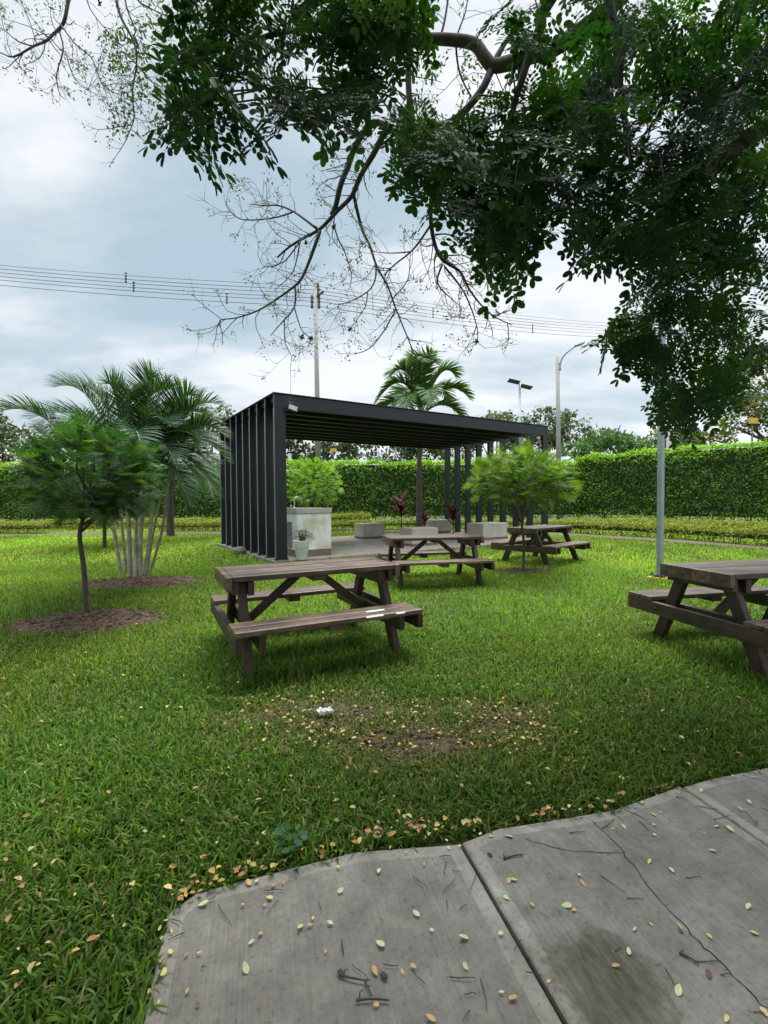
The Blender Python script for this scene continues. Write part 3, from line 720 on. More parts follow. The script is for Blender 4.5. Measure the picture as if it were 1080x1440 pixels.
# the long bare limbs
BR = [  # traced lines, radius at start and end in metres
 ([(575, 60, 4.5), (574, 104, 4.55), (576, 150, 4.6), (577, 184, 4.7)], .030, .028),
 ([(690, 100, 4.5), (675, 130, 4.5), (640, 168, 4.6), (600, 181, 4.65), (575, 184, 4.7), (560, 187, 4.7), (545, 178, 4.75), (534, 172, 4.8)], .036, .034),
 ([(534, 172, 4.8), (520, 175, 4.8), (500, 205, 4.9), (490, 232, 5.0), (479, 260, 5.0), (472, 290, 5.1), (466, 303, 5.15)], .034, .026),
 ([(548, 182, 4.75), (540, 188, 4.8), (525, 217, 4.9), (507, 247, 5.0), (495, 275, 5.05), (475, 296, 5.1), (450, 322, 5.2), (430, 333, 5.3), (407, 347, 5.4), (390, 362, 5.5)], .036, .010),
 ([(445, 321, 5.2), (428, 308, 5.3), (412, 297, 5.4), (392, 289, 5.5), (370, 289, 5.6), (352, 287, 5.7)], .016, .005),
 ([(412, 297, 5.4), (407, 300, 5.4), (382, 307, 5.4), (342, 309, 5.5), (325, 298, 5.5), (317, 287, 5.5)], .012, .004),
 ([(450, 325, 5.2), (443, 345, 5.2), (435, 367, 5.3), (426, 388, 5.3), (417, 400, 5.3), (390, 420, 5.4), (362, 437, 5.5), (332, 447, 5.6), (310, 450, 5.6), (309, 460, 5.6)], .022, .004),
 ([(415, 403, 5.3), (414, 432, 5.3), (395, 455, 5.3), (380, 472, 5.3)], .012, .004),
 ([(414, 432, 5.3), (419, 450, 5.25), (425, 465, 5.2), (437, 476, 5.2)], .008, .004),
 ([(400, 450, 5.3), (400, 470, 5.3), (401, 482, 5.3), (407, 495, 5.25), (411, 503, 5.2)], .007, .003),
 ([(425, 335, 5.3), (407, 360, 5.35), (395, 370, 5.4), (372, 375, 5.5), (362, 357, 5.5)], .009, .003),
 ([(422, 340, 5.3), (416, 370, 5.3), (408, 388, 5.3), (385, 409, 5.4)], .009, .003),
 ([(469, 312, 5.15), (475, 335, 5.1), (485, 355, 5.1), (494, 385, 5.0), (492, 405, 5.0)], .010, .003),
 ([(497, 272, 5.05), (502, 295, 5.1), (507, 315, 5.2), (513, 332, 5.2), (520, 345, 5.3), (530, 375, 5.3), (545, 402, 5.4), (557, 435, 5.5), (570, 467, 5.5), (586, 506, 5.6)], .020, .006),
 ([(529, 378, 5.3), (527, 395, 5.4), (517, 410, 5.4), (490, 425, 5.5), (470, 428, 5.5)], .010, .004),
 ([(517, 410, 5.4), (514, 430, 5.4), (503, 448, 5.4), (492, 462, 5.4)], .007, .003),
 ([(556, 436, 5.5), (542, 462, 5.5), (525, 485, 5.5), (512, 494, 5.5), (500, 497, 5.5)], .009, .004),
 ([(552, 420, 5.45), (568, 402, 5.4), (575, 387, 5.4), (577, 355, 5.3)], .007, .004),
 ([(640, 168, 4.6), (620, 230, 4.7), (606, 285, 4.8), (607, 320, 4.9), (612, 345, 5.0), (622, 365, 5.0), (645, 380, 5.1), (653, 393, 5.1), (660, 407, 5.2), (675, 427, 5.3), (695, 445, 5.4), (720, 457, 5.4)], .028, .005),
 ([(606, 315, 4.9), (600, 325, 4.9), (580, 352, 5.0), (555, 372, 5.0), (540, 387, 5.1)], .014, .006),
 ([(577, 354, 5.0), (550, 356, 5.0), (525, 354, 5.0)], .008, .003),
 ([(622, 372, 5.0), (615, 392, 5.0), (620, 406, 5.0), (635, 420, 5.1), (650, 433, 5.1)], .012, .003),
 ([(625, 375, 5.0), (640, 393, 5.1), (652, 410, 5.1), (662, 432, 5.1), (668, 450, 5.1), (672, 468, 5.1), (670, 482, 5.1)], .012, .004),
 ([(620, 360, 5.0), (640, 359, 5.1), (655, 360, 5.2), (685, 377, 5.3)], .010, .003),
 ([(612, 330, 4.9), (632, 330, 5.0), (650, 345, 5.1), (665, 352, 5.2)], .010, .003),
 ([(641, 58, 4.5), (643, 85, 4.6), (649, 110, 4.6), (664, 139, 4.6)], .010, .008),
 ([(640, 56, 4.5), (648, 35, 4.5), (655, 15, 4.5), (660, -20, 4.5)], .009, .004),
 ([(620, 50, 4.5), (626, 25, 4.5), (632, -15, 4.5)], .012, .008),
 # upper left
 ([(96, -60, 5.2), (98, -20, 5.2), (96, 0, 5.2), (89, 33, 5.2), (75, 48, 5.3), (64, 58, 5.3), (47, 65, 5.4), (19, 80, 5.4), (0, 74, 5.5), (-25, 70, 5.5)], .024, .005),
 ([(83, 42, 5.25), (89, 70, 5.2), (80, 103, 5.2), (83, 130, 5.2), (92, 140, 5.2)], .010, .003),
 ([(92, 72, 5.2), (105, 111, 5.1), (128, 130, 5.1)], .008, .003),
 ([(86, 35, 5.2), (105, 61, 5.1), (130, 83, 5.1), (144, 119, 5.0), (167, 133, 5.0)], .009, .003),
 ([(160, -60, 5.0), (164, 0, 5.0), (172, 28, 5.0), (189, 61, 5.0), (192, 92, 5.0), (186, 130, 5.0), (189, 164, 5.0), (183, 183, 5.0)], .018, .004),
 ([(120, -50, 5.2), (122, 0, 5.2), (139, 30, 5.2), (158, 50, 5.3)], .008, .003),
 ([(47, 65, 5.4), (25, 58, 5.4), (5, 42, 5.4), (-20, 30, 5.4)], .008, .003),
 ([(192, 92, 5.0), (210, 110, 5.0), (225, 130, 5.0)], .008, .003),
 ([(170, -40, 5.0), (178, 10, 5.0), (190, 40, 5.0), (188, 50, 5.0)], .010, .006),
 ([(189, -30, 5.0), (194, 0, 5.0), (212, 12, 5.0), (240, 25, 4.9)], .012, .005),
]
bare = MB(); tips = []; stems = []
for pts, r0, r1 in BR:
    Q = limb(W3(pts), r0, r1, 6, 3, bare); stems.append((Q, r0, r1))
# join the upper-left branches to the limb overhead
top = Vector((-2.2, 4.2, 7.2))
for k in ((96, -60, 5.2), (160, -60, 5.0), (120, -50, 5.2)):
    e = Vector(at(*k)); limb([top - Vector((0, 1.0, .2)), (top + e) / 2 + Vector((0, 0, .4)), e], .035, .02, 6, 4, bare)
limb([Vector((-1.6, 2.8, 6.7)), Vector(at(190, -40, 4.9))], .02, .012, 6, 2, bare)
rt = random.Random(5)
def twigs(Q, r0, depth, dens):
    L = sum((Q[i + 1] - Q[i]).length for i in range(len(Q) - 1)); n = int(L * dens + rt.random())
    for _ in range(n):
        f = rt.uniform(.3, 1); i = min(int(f * (len(Q) - 1)), len(Q) - 2); p = Q[i].lerp(Q[i + 1], rt.random())
        t = (Q[i + 1] - Q[i]).normalized()
        s = Vector((rt.gauss(0, 1), rt.gauss(0, .5), rt.gauss(0, 1))); s = (s - t * s.dot(t)).normalized()
        d = (t * rt.uniform(.5, 1.0) + s * rt.uniform(.6, 1.1)).normalized(); ln = rt.uniform(.14, .42) * (1.15 if depth else .6)
        P = [p]; dd = d.copy()
        for _k in range(4):
            dd = (dd + Vector((rt.gauss(0, .28), rt.gauss(0, .2), rt.gauss(0, .28) + .06))).normalized(); P.append(P[-1] + dd * ln / 4)
        rr0 = min(.006, max(.0028, r0 * .4)) * (1 if depth else .75)
        bare.tube([q - OFF for q in P], [rr0 * (1 - .55 * k / 4) for k in range(5)], 4, False)
        tips.append((P[-1], dd.copy(), p))
        if depth: twigs(P, rr0, depth - 1, 6.5)
for Q, r0, r1 in stems:
    twigs(Q, (r0 + r1) / 2, 1, 12)
lim.build('trunk', M['bark'], tree, True)
bare.build('bare_twigs', M['twig'], tree, True)
# seed balls / epiphytes on the twigs
for x, y, Y in ((425, 474, 5.2), (437, 476, 5.2), (492, 463, 5.4), (670, 481, 5.1), (430, 342, 5.3), (470, 318, 5.15), (695, 445, 5.4), (585, 508, 5.55), (140, 5, 5.2)):
    p = Vector(at(x, y, Y)) - OFF; mb = MB()
    for _ in range(16):
        d = Vector((rt.gauss(0, 1), rt.gauss(0, 1), rt.gauss(0, 1))).normalized() * rt.uniform(.02, .045)
        mb.tube([p, p + d * .6, p + d], [.010, .007, .001], 4)
    mb.build('air_plants', M['twig'], tree)
# small fresh leaves on the bare twigs
sc = SC(); tp = np.array([list(t[0]) for t in tips]); td = np.array([list(t[1]) for t in tips])
px = 540 + F * (tp @ RT) / ((tp - [0, 0, HC]) @ FW)
left = px < 255
wgt = np.where(left, .62, .30)
sel = RNG.random(len(tp)) < wgt
for rep in range(7):
    P = tp[sel] + RNG.normal(0, .026, (sel.sum(), 3)); n = len(P)
    X = td[sel] * .5 + rvec(n); Z = rvec(n)
    C = pal(n, [(.075, .115, .050), (.060, .095, .045), (.10, .14, .06)], .2)
    sc.add(LEAF, LEAFF, P, X, Z, RNG.uniform(.018, .038, n), C)
# thicker sprays at the upper left, in front of the sky
q = np.concatenate([samp_poly([(135, 50), (235, 10), (250, 110), (235, 170), (195, 195), (150, 185), (160, 120)], 1000), samp_poly([(575, 65), (680, 70), (670, 150), (600, 175)], 420)])
vn = vnoise(q[:, 0], q[:, 1], 22); q = q[vn > .42]
P = atv(q[:, 0], q[:, 1], RNG.uniform(4.85, 5.5, len(q))); n = len(P)
sc.add(LEAF, LEAFF, P, rvec(n) + [0, 0, -.3], rvec(n), RNG.uniform(.03, .055, n), pal(n, [(.050, .080, .042), (.07, .105, .055)], .2))
sc.build('young_leaves', M['leaf'], tree)

# leafy crown
sc = SC(); CG = [(.028, .062, .021), (.037, .077, .023), (.021, .049, .019), (.050, .098, .026)]
def crown(poly, n, Y0, Y1, size=1.0, droop=.75, cols=CG, gap=0):
    q = samp_poly(poly, n)
    if gap: q = q[vnoise(q[:, 0] + 50, q[:, 1], 60) > gap]
    n = len(q); P = atv(q[:, 0], q[:, 1], RNG.uniform(Y0, Y1, n))
    az = RNG.uniform(0, 2 * PI, n); el = -np.abs(RNG.normal(droop, .35, n))
    X = np.stack([np.cos(az) * np.cos(el), np.sin(az) * np.cos(el), np.sin(el)], 1)
    Z = np.stack([RNG.normal(0, .35, n), -.62 + RNG.normal(0, .25, n), np.ones(n)], 1)
    S = RNG.uniform(.8, 1.15, n) * size; P = P - X * .16 * S[:, None]
    C = pal(n, cols, .2)
    for k in range(4):
        s = np.arange(k, n, 4); sc.add(BIP[k][0], BIP[k][1], P[s], X[s], Z[s], S[s], C[s])
    return P
heads = []
R1 = [(770, -20), (1100, -20), (1100, 300), (1065, 330), (1000, 335), (940, 335), (880, 320), (830, 310), (790, 300), (760, 290), (735, 340), (705, 345), (660, 305), (615, 270), (585, 225), (590, 195), (650, 165), (720, 180), (755, 130), (765, 60)]
heads.append(crown(R1, 160, 3.0, 4.5, 1.0, gap=.18))
heads.append(crown([(800, -20), (1100, -20), (1100, 60), (1020, 120), (1060, 200), (1100, 200), (1090, 300), (950, 310), (850, 290), (800, 200)], 60, 3.6, 4.8, 1.0))
heads.append(crown([(790, 110), (900, 60), (1080, 60), (1090, 330), (960, 340), (860, 325), (790, 290), (745, 250), (755, 180)], 48, 3.2, 4.4, 1.0))
heads.append(crown([(830, 90), (960, 80), (1080, 130), (1090, 330), (980, 340), (880, 310), (810, 240)], 46, 3.6, 4.8, 1.05))
heads.append(crown([(900, 340), (1060, 330), (1080, 480), (1000, 520), (930, 490), (890, 430)], 22, 3.8, 4.8, .95))
heads.append(crown([(800, 300), (880, 310), (960, 330), (900, 350), (830, 330)], 12, 2.7, 3.2, .95, .9))
heads.append(crown([(600, 190), (760, 180), (750, 300), (700, 330), (640, 290), (600, 240)], 34, 2.7, 3.5, 1.0))
heads.append(crown([(690, 290), (750, 290), (745, 345), (715, 360), (690, 330)], 10, 2.6, 3.0, 1.0, .9))
R2 = [(905, 330), (1095, 320), (1095, 505), (1050, 530), (1000, 560), (950, 575), (915, 540), (895, 500), (865, 470), (885, 440), (925, 400)]
heads.append(crown(R2, 62, 3.3, 4.6, .92, .8, gap=.12))
heads.append(crown([(850, 455), (900, 440), (915, 500), (870, 490)], 12, 3.2, 3.8, .9, .8))
heads.append(crown([(900, 530), (960, 540), (1000, 560), (960, 585), (920, 575)], 9, 3.4, 4.2, .9, .7, [(.035, .062, .018), (.045, .075, .02)]))
heads.append(crown([(985, 470), (1075, 470), (1070, 560), (1000, 580)], 20, 4.2, 5.2, .95, .7, [(.05, .075, .02), (.04, .068, .02)]))
R3 = [(270, -30), (575, -30), (560, 20), (530, 70), (505, 120), (475, 150), (430, 140), (380, 115), (330, 115), (300, 95), (280, 70), (265, 20)]
heads.append(crown(R3, 54, 2.3, 3.3, .9, gap=.2))
heads.append(crown([(480, -20), (600, -20), (595, 20), (555, 60), (520, 110), (490, 100)], 20, 2.4, 3.2, .9))
heads.append(crown([(240, 125), (320, 115), (345, 140), (255, 160)], 9, 1.75, 2.0, .9, .8))
heads.append(crown([(390, 120), (500, 110), (480, 150), (400, 150)], 10, 1.9, 2.3, .85, .9))
heads.append(crown([(550, 150), (700, 150), (640, 190), (560, 200)], 15, 2.9, 3.6, .9))
heads.append(crown([(560, 200), (600, 210), (620, 270), (570, 240)], 8, 2.6, 3.1, .9, .8))
heads.append(crown([(680, 120), (760, 100), (770, 170), (700, 180)], 10, 3.0, 4.0, .8, .6))
heads.append(crown([(700, 0), (770, 10), (745, 90), (715, 60)], 9, 3.0, 4.0, .9))
# crown overhead and behind, above the frame: gives the shade on the near lawn
n = 800
P = np.stack([RNG.normal(.2, 2.5, n), RNG.normal(.5, 1.9, n), RNG.uniform(4.8, 7.5, n)], 1)
dv = P - [0, 0, HC]; zz_ = dv @ FW; py = 720 - F * (dv @ UP) / np.maximum(zz_, .05)
P = P[(zz_ < .3) | (py < -560)]; n = len(P)
az = RNG.uniform(0, 2 * PI, n); X = np.stack([np.cos(az), np.sin(az), np.full(n, -.4)], 1)
sc.add(BIP[0][0], BIP[0][1], P, X, np.tile([0., 0, 1.], (n, 1)) + RNG.normal(0, .2, (n, 3)), np.full(n, 2.1), pal(n, CG, .2))
sc.build('crown', M['leaf_tree'], tree)
# branchlets carrying the leaf heads
mb = MB(); nodes = [q for Q, a, b_ in allb[1:12] for q in Q]
NA = np.array([list(q) for q in nodes])
for H in heads:
    for p in H[::3]:
        d = np.linalg.norm(NA - p, axis=1); j = int(np.argmin(d + RNG.uniform(0, .4, len(d))))
        if d[j] > 2.2: continue
        a = NA[j]; m_ = (a + p) / 2 + RNG.normal(0, .05, 3) + [0, 0, .08]
        mb.tube([Vector(a) - OFF, Vector(m_) - OFF, Vector(p) - OFF], [.006, .0045, .002], 4, False)
bl = mb.build('branchlets', M['twig'], tree, True); bl['kind'] = 'stuff'

# ------------------------------------------------------------------ small feathery trees
def spray(seed, npin=15, L=.24):
    r = random.Random(seed); parts = [stick((0, 0, 0), (L, 0, -.02), .002)]
    T = np.array([(0, -.05, 0), (.5, -.055, .02), (1, 0, -.06), (.5, .055, .02), (0, .05, 0)])
    Fc = np.array([(0, 1, 3, 4), (1, 2, 3, 3)])
    for i in range(npin):
        t = .12 + .88 * i / (npin - 1)
        for s in (-1, 1):
            parts.append((place(T, (L * t, 0, -.02 * t * t), s * math.radians(r.uniform(52, 72)), (.085 * math.sin(PI * (.2 + .72 * t)) + .012) * r.uniform(.85, 1.15), r.uniform(-.4, .4), r.uniform(-.1, .2)), Fc))
    return merge(parts)
SPR = [spray(i) for i in range(3)]
def small_tree(name, label, base, trunk_px, Yt, poly, n, dY, cols, size=1.0, r0=.05, branches=9, group=None, mat='leaf', flat=.15):
    t = empty(name, (base[0], base[1], 0)); tag(t, label, 'tree', group); o = Vector((base[0], base[1], 0))
    mb = MB(); tr = [Vector((base[0], base[1], -.05))] + [Vector(at(x, y, Yt)) for x, y in trunk_px]
    Q = smooth(tr, 4); mb.tube([q - o for q in Q], [r0 * (1 - .5 * i / (len(Q) - 1)) for i in range(len(Q))], 8)
    q = samp_poly(poly, n); vn = vnoise(q[:, 0] * 1.0 + 17, q[:, 1] * 1.9, 14 * 5.76 / Yt); q = q[vn > .20]; n = len(q)
    P = atv(q[:, 0], q[:, 1], Yt + np.clip(RNG.normal(0, dY, n), -2 * dY, 2 * dY))
    top = Q[-1]; ends = P[RNG.integers(0, n, branches * 3)]
    for e in ends:
        s_ = Q[random.randint(len(Q) // 2, len(Q) - 1)]; e = Vector(e); m_ = s_.lerp(e, .45) + Vector((random.gauss(0, .06), random.gauss(0, .06), -.05 + random.gauss(0, .05)))
        mb.tube([k - o for k in smooth([s_, m_, e], 4)], [r0 * .45 * (1 - .85 * i / 8) for i in range(9)], 5, False)
    mb.build('trunk', M['bark'], t, True)
    sc = SC(); ctr = np.array(list(top)); X = P - ctr; X[:, 2] *= .4; X += rvec(n) * .5 * np.linalg.norm(X, axis=1, keepdims=True); X[:, 2] += RNG.normal(.02, flat, n) * 1.3
    Z = np.tile([0., 0, 1.], (n, 1)) + RNG.normal(0, .35, (n, 3)); C = pal(n, cols, .2)
    for k in range(3):
        s = np.arange(k, n, 3); sc.add(SPR[k][0], SPR[k][1], P[s], X[s], Z[s], size * RNG.uniform(.75, 1.25, len(s)), C[s])
    sc.build('crown', M[mat], t)
    return t
small_tree('young_tree', 'small dark green feathery tree at left standing in a mulch ring', T_L, [(118, 800), (112, 750), (122, 715), (125, 690)], 5.76,
    [(26, 676), (48, 664), (36, 640), (62, 628), (58, 604), (95, 610), (118, 594), (140, 614), (168, 608), (182, 630), (208, 632), (200, 652), (222, 668), (204, 680), (220, 698), (190, 702), (198, 716), (160, 718), (146, 732), (120, 718), (92, 728), (76, 708), (44, 706), (54, 690)], 1000, .42,
    [(.042, .092, .028), (.030, .072, .026), (.075, .138, .034), (.022, .054, .022)], .92, .034, 16)
small_tree('young_tree', 'small bright green feathery tree in front of the right end of the pergola', T_R, [(737, 770), (734, 735), (738, 705), (736, 680)], 8.65,
    [(658, 676), (678, 666), (672, 646), (697, 650), (704, 634), (724, 642), (738, 626), (750, 642), (774, 640), (780, 656), (798, 658), (794, 672), (812, 684), (796, 690), (802, 700), (774, 698), (760, 708), (738, 700), (710, 706), (696, 694), (672, 698), (680, 686)], 1050, .5,
    [(.100, .170, .024), (.125, .195, .028), (.070, .130, .022), (.155, .22, .034)], .92, .030, 12)
small_tree('young_tree', 'small lime green tree behind the white counter', gnd(440, 752), [(441, 735), (440, 715), (440, 690)], 17.8,
    [(404, 690), (408, 660), (430, 648), (455, 650), (474, 665), (478, 690), (465, 708), (420, 708)], 800, .6,
    [(.16, .27, .03), (.13, .24, .03), (.20, .31, .04)], 1.0, .05, 7)
small_tree('young_tree', 'slim sapling with thin dark stem between the left tree and the palm clump', gnd(147, 771), [(147, 750), (146, 720), (148, 690)], 13.4,
    [(100, 700), (110, 665), (150, 650), (190, 670), (195, 705), (150, 718)], 420, .6,
    [(.03, .075, .022), (.045, .095, .025)], 1.4, .06, 6)

# ------------------------------------------------------------------ palms
def frond(sc, P0, P1, P2, wid, cols, nl=46, lift=.5, drop=.35, mbx=None, r=.012, off=Vector((0, 0, 0)), start=.16, lw=.8):
    P0, P1, P2 = (np.array(p, float) for p in (P0, P1, P2)); ts = np.linspace(0, 1, 14)
    cur = lambda t: (1 - t) ** 2 * P0 + 2 * t * (1 - t) * P1 + t * t * P2
    if mbx is not None: mbx.tube([Vector(cur(t)) - off for t in ts], [r * (1 - .8 * t) for t in ts], 5, False)
    T = np.array([(0, -.018, 0), (0, .018, 0), (.35, -.027, .03), (.35, .027, .03), (.72, -.018, -.01), (.72, .018, -.01), (1, 0, -.12)])
    Fc = np.array([(0, 1, 3, 2), (2, 3, 5, 4), (4, 5, 6, 6)])
    t = np.linspace(start, .985, nl); Pq = np.array([cur(k) for k in t]); D = np.array([cur(min(k + .02, 1.0)) - cur(k - .02) for k in t]); D /= np.linalg.norm(D, axis=1, keepdims=True)
    upv = np.tile([0., 0, 1.], (nl, 1)); Sd = np.cross(D, upv); Sd /= np.linalg.norm(Sd, axis=1, keepdims=True) + 1e-6; Nn = np.cross(Sd, D)
    prof = wid * (.42 + .58 * np.sin(PI * np.clip(.12 + .80 * t, 0, 1))) * np.where(t > .85, 1 - (t - .85) * 3.0, 1)
    for s in (-1, 1):
        X = s * Sd * (.95 - .35 * t[:, None]) + D * (.45 + .5 * t[:, None]) + Nn * lift + RNG.normal(0, .07, (nl, 3)); X[:, 2] -= drop * .5
        Z = Nn * .8 + D * .2 - s * Sd * .3
        sc.add(T, Fc, Pq, X, Z, prof * RNG.uniform(.88, 1.08, nl), pal(nl, cols, .14), np.full(nl, lw))
pc = empty('clumping_palm', (T_P[0], T_P[1], 0)); tag(pc, 'clumping palm with many pale ringed stems and feathery arching fronds', 'palm'); OP = Vector((T_P[0], T_P[1], 0))
stem_px = [(171, 808, 148, 690, .034), (178, 806, 166, 680, .028), (183, 812, 176, 670, .036), (190, 813, 190, 660, .030), (196, 812, 206, 665, .038), (203, 811, 218, 668, .032), (209, 808, 236, 690, .024), (187, 806, 180, 690, .028), (199, 806, 197, 690, .026), (206, 809, 226, 700, .02)]
tops = []
for i, (x0, y0, x1, y1, r) in enumerate(stem_px):
    mb = MB(); b0 = Vector(gnd(x0, y0)); b0.z = -.03; Yt = b0.y + random.uniform(-.25, .35); e = Vector(at(x1, y1, Yt)); md = b0.lerp(e, .5) + Vector((random.uniform(-.05, .05), random.uniform(-.05, .05), 0))
    Q = smooth([b0, md, e], 8); rad = []
    for k in range(len(Q)): rad.append(r * (1.15 - .35 * k / len(Q)) * (1.10 if k % 3 == 0 else 1))
    mb.tube([q - OP for q in Q], rad, 9); tops.append(e)
    mb.build('stem', M['areca'], pc, True)
AF = [(60, 545, 8.0, -5, 582, 7.6), (140, 520, 8.5, 75, 545, 8.4), (165, 530, 8.0, 150, 540, 7.9), (195, 520, 8.4, 250, 552, 8.6), (205, 515, 8.2, 218, 532, 8.2), (250, 530, 8.0, 275, 560, 8.0), (265, 560, 8.3, 318, 615, 8.4),
      (250, 590, 8.0, 300, 660, 7.9), (230, 600, 7.7, 268, 712, 7.6), (110, 590, 8.4, 50, 650, 8.6), (225, 540, 8.9, 290, 575, 9.3), (120, 560, 7.7, 90, 600, 7.2), (190, 560, 7.5, 200, 640, 7.0), (255, 625, 8.3, 262, 720, 8.4), (180, 540, 9.0, 130, 560, 9.5), (215, 560, 8.0, 240, 600, 7.5), (130, 545, 8.1, 40, 590, 8.0), (150, 530, 8.3, 115, 545, 8.5), (235, 540, 8.2, 300, 590, 8.1), (205, 535, 8.5, 170, 548, 9.0), (240, 560, 8.1, 290, 630, 7.8), (225, 530, 8.1, 245, 545, 7.9), (180, 540, 8.1, 185, 548, 7.6), (245, 600, 8.5, 285, 690, 8.6), (255, 570, 8.2, 322, 650, 8.3), (240, 590, 8.0, 310, 700, 8.2), (245, 545, 8.4, 312, 570, 8.5), (215, 570, 7.8, 250, 660, 7.4), (160, 570, 7.7, 150, 640, 7.3), (130, 575, 8.6, 70, 625, 8.9), (235, 575, 8.6, 280, 640, 9.0)]
mbr = MB()
for i, (x1, y1, Y1, x2, y2, Y2) in enumerate(AF):
    sc = SC(); s_ = tops[i % len(tops)]
    frond(sc, s_, at(x1, y1, Y1), at(x2, y2, Y2), .50, [(.036, .082, .028), (.048, .105, .032), (.028, .066, .026)], 66, .5, .22, mbr, .016, OP, .16, .8)
    sc.build('frond', M['palm'], pc)
for (x, y, xx, yy) in ((195, 650, 224, 503), (160, 650, 103, 518)):
    mbr.tube([Vector(at(x, y, 8.2)) - OP, Vector(at((x + xx) / 2 + 3, (y + yy) / 2, 8.2)) - OP, Vector(at(xx, yy, 8.2)) - OP], [.014, .009, .003], 5)
mbr.build('frond_stalks', M['areca'], pc, True)

def single_palm(name, label, base, Y, crown_px, fr, wid, trunk_r, cols, nl=40, lift=.35, drop=.5, lw=.8, bark='palmbark'):
    o = Vector((base[0], base[1], 0)); t = empty(name, o); tag(t, label, 'palm'); c = Vector(at(*crown_px, Y))
    mb = MB(); Q = smooth([Vector((base[0], base[1], -.05)), Vector((base[0], base[1], c.z * .5)), c], 10)
    mb.tube([q - o for q in Q], [trunk_r * (1.25 - .5 * min(1, k / 12)) * (1.03 if k % 2 else 1) for k in range(len(Q))], 12); mb.build('trunk', M[bark], t, True)
    ms = MB()
    for (x1, y1, Y1, x2, y2, Y2) in fr:
        sc = SC(); frond(sc, c - Vector((0, 0, .1)), at(x1, y1, Y1), at(x2, y2, Y2), wid, cols, nl, lift, drop, ms, .03, o, .12, lw); sc.build('frond', M['palm'], t)
    ms.build('frond_stalks', M['areca'], t, True)
    return t, c
YR = 20.5
rp, rc = single_palm('fan_crowned_palm', 'single trunk palm with arching fronds rising behind the pergola roof', gnd(590, 746), YR, (592, 583), [
    (570, 500, YR, 528, 568, YR - .2), (548, 540, YR + .4, 533, 592, YR + .8), (575, 490, YR - .5, 548, 532, YR - .9), (588, 480, YR, 582, 512, YR + .6), (600, 480, YR, 612, 510, YR - .3),
    (620, 495, YR, 641, 530, YR + .3), (630, 520, YR - .2, 661, 562, YR), (625, 550, YR + .4, 652, 592, YR + .6), (600, 520, YR - 1.2, 605, 570, YR - 2.2), (580, 525, YR - 1.0, 568, 580, YR - 1.9), (612, 510, YR + 1.3, 632, 570, YR + 2), (572, 515, YR + 1.2, 553, 575, YR + 1.9), (592, 485, YR - .6, 597, 508, YR - 1.2)],
    .86, .13, [(.055, .125, .026), (.075, .155, .03), (.042, .10, .024)], 56, .45, .45, 1.7, 'bark')
mb = MB(); o = Vector((rp.location.x, rp.location.y, 0))
for _ in range(26):
    d = Vector((random.gauss(0, .22), -.25 + random.gauss(0, .15), random.gauss(-.1, .2))); p = Vector(at(596, 617, YR)) - o
    mb.tube([p, p + d * .5 + Vector((0, 0, .05)), p + d], [.018, .03, .022], 5)
M['fruit'] = plain('palm_fruit', (.10, .045, .03), (.22, .09, .06), 12, .7); mb.build('fruit_cluster', M['fruit'], rp)
YS = 17.6
single_palm('drooping_palm', 'short palm with thick grey trunk and drooping fronds behind the palm clump', gnd(240, 754), 18.1, (243, 655), [
    (270, 590, YS, 318, 640, YS), (285, 600, YS, 330, 690, YS), (262, 585, YS, 300, 590, YS + .5), (250, 580, YS, 262, 575, YS), (225, 590, YS, 190, 640, YS), (280, 620, YS - .8, 300, 700, YS - 1.2), (230, 580, YS + 1, 205, 590, YS + 1.5), (265, 610, YS - 1.5, 270, 690, YS - 2.2)],
    .95, .13, [(.06, .12, .035), (.08, .15, .045)], 50, .3, .5, 1.3, 'bark')

# red cordylines
def cordyline(px, py0, py1, Y, label, n=26, stem=True):
    b0 = at(px, py0, Y); b0[2] = 0; tp_ = at(px, py1, Y); t = empty('red_cordyline', tuple(b0)); tag(t, label, 'plant', 'red cordylines beside the pergola'); o = Vector(b0)
    h = tp_[2]; mb = MB(); mb.tube([(0, 0, -.02), (.02, 0, h * .4), (0, .02, h * .72)], [.022, .018, .012], 6); mb.build('stem', M['bark'], t, True)
    sc = SC(); T = np.array([(0, -.05, 0), (0, .05, 0), (.4, -.12, .06), (.4, .12, .06), (.8, -.07, 0), (.8, .07, 0), (1, 0, -.06)]); Fc = np.array([(0, 1, 3, 2), (2, 3, 5, 4), (4, 5, 6, 6)])
    fz = RNG.uniform(.34, .74, n); P = np.stack([np.full(n, b0[0]), np.full(n, b0[1]), h * fz], 1); az = np.arange(n) * 2.4; el = RNG.uniform(.15, 1.15, n) * (.5 + fz * .7)
    X = np.stack([np.cos(az) * np.cos(el), np.sin(az) * np.cos(el), np.sin(el)], 1); Z = np.stack([-np.cos(az) * np.sin(el), -np.sin(az) * np.sin(el), np.cos(el)], 1)
    sc.add(T, Fc, P, X, Z, max(h, 1.15) * RNG.uniform(.30, .42, n), pal(n, [(.11, .016, .024), (.17, .028, .036), (.06, .014, .02)], .25)); sc.build('foliage', M['red'], t)
cordyline(564, 741, 690, 19.2, 'tall red leaved plant behind the block seat nearest the counter', 34)
cordyline(597, 744, 718, 17.6, 'low red leaved plant showing just above the middle block seat', 26)
cordyline(637, 748, 703, 16.2, 'dark red leaved plant at the foot of the back right posts', 38)

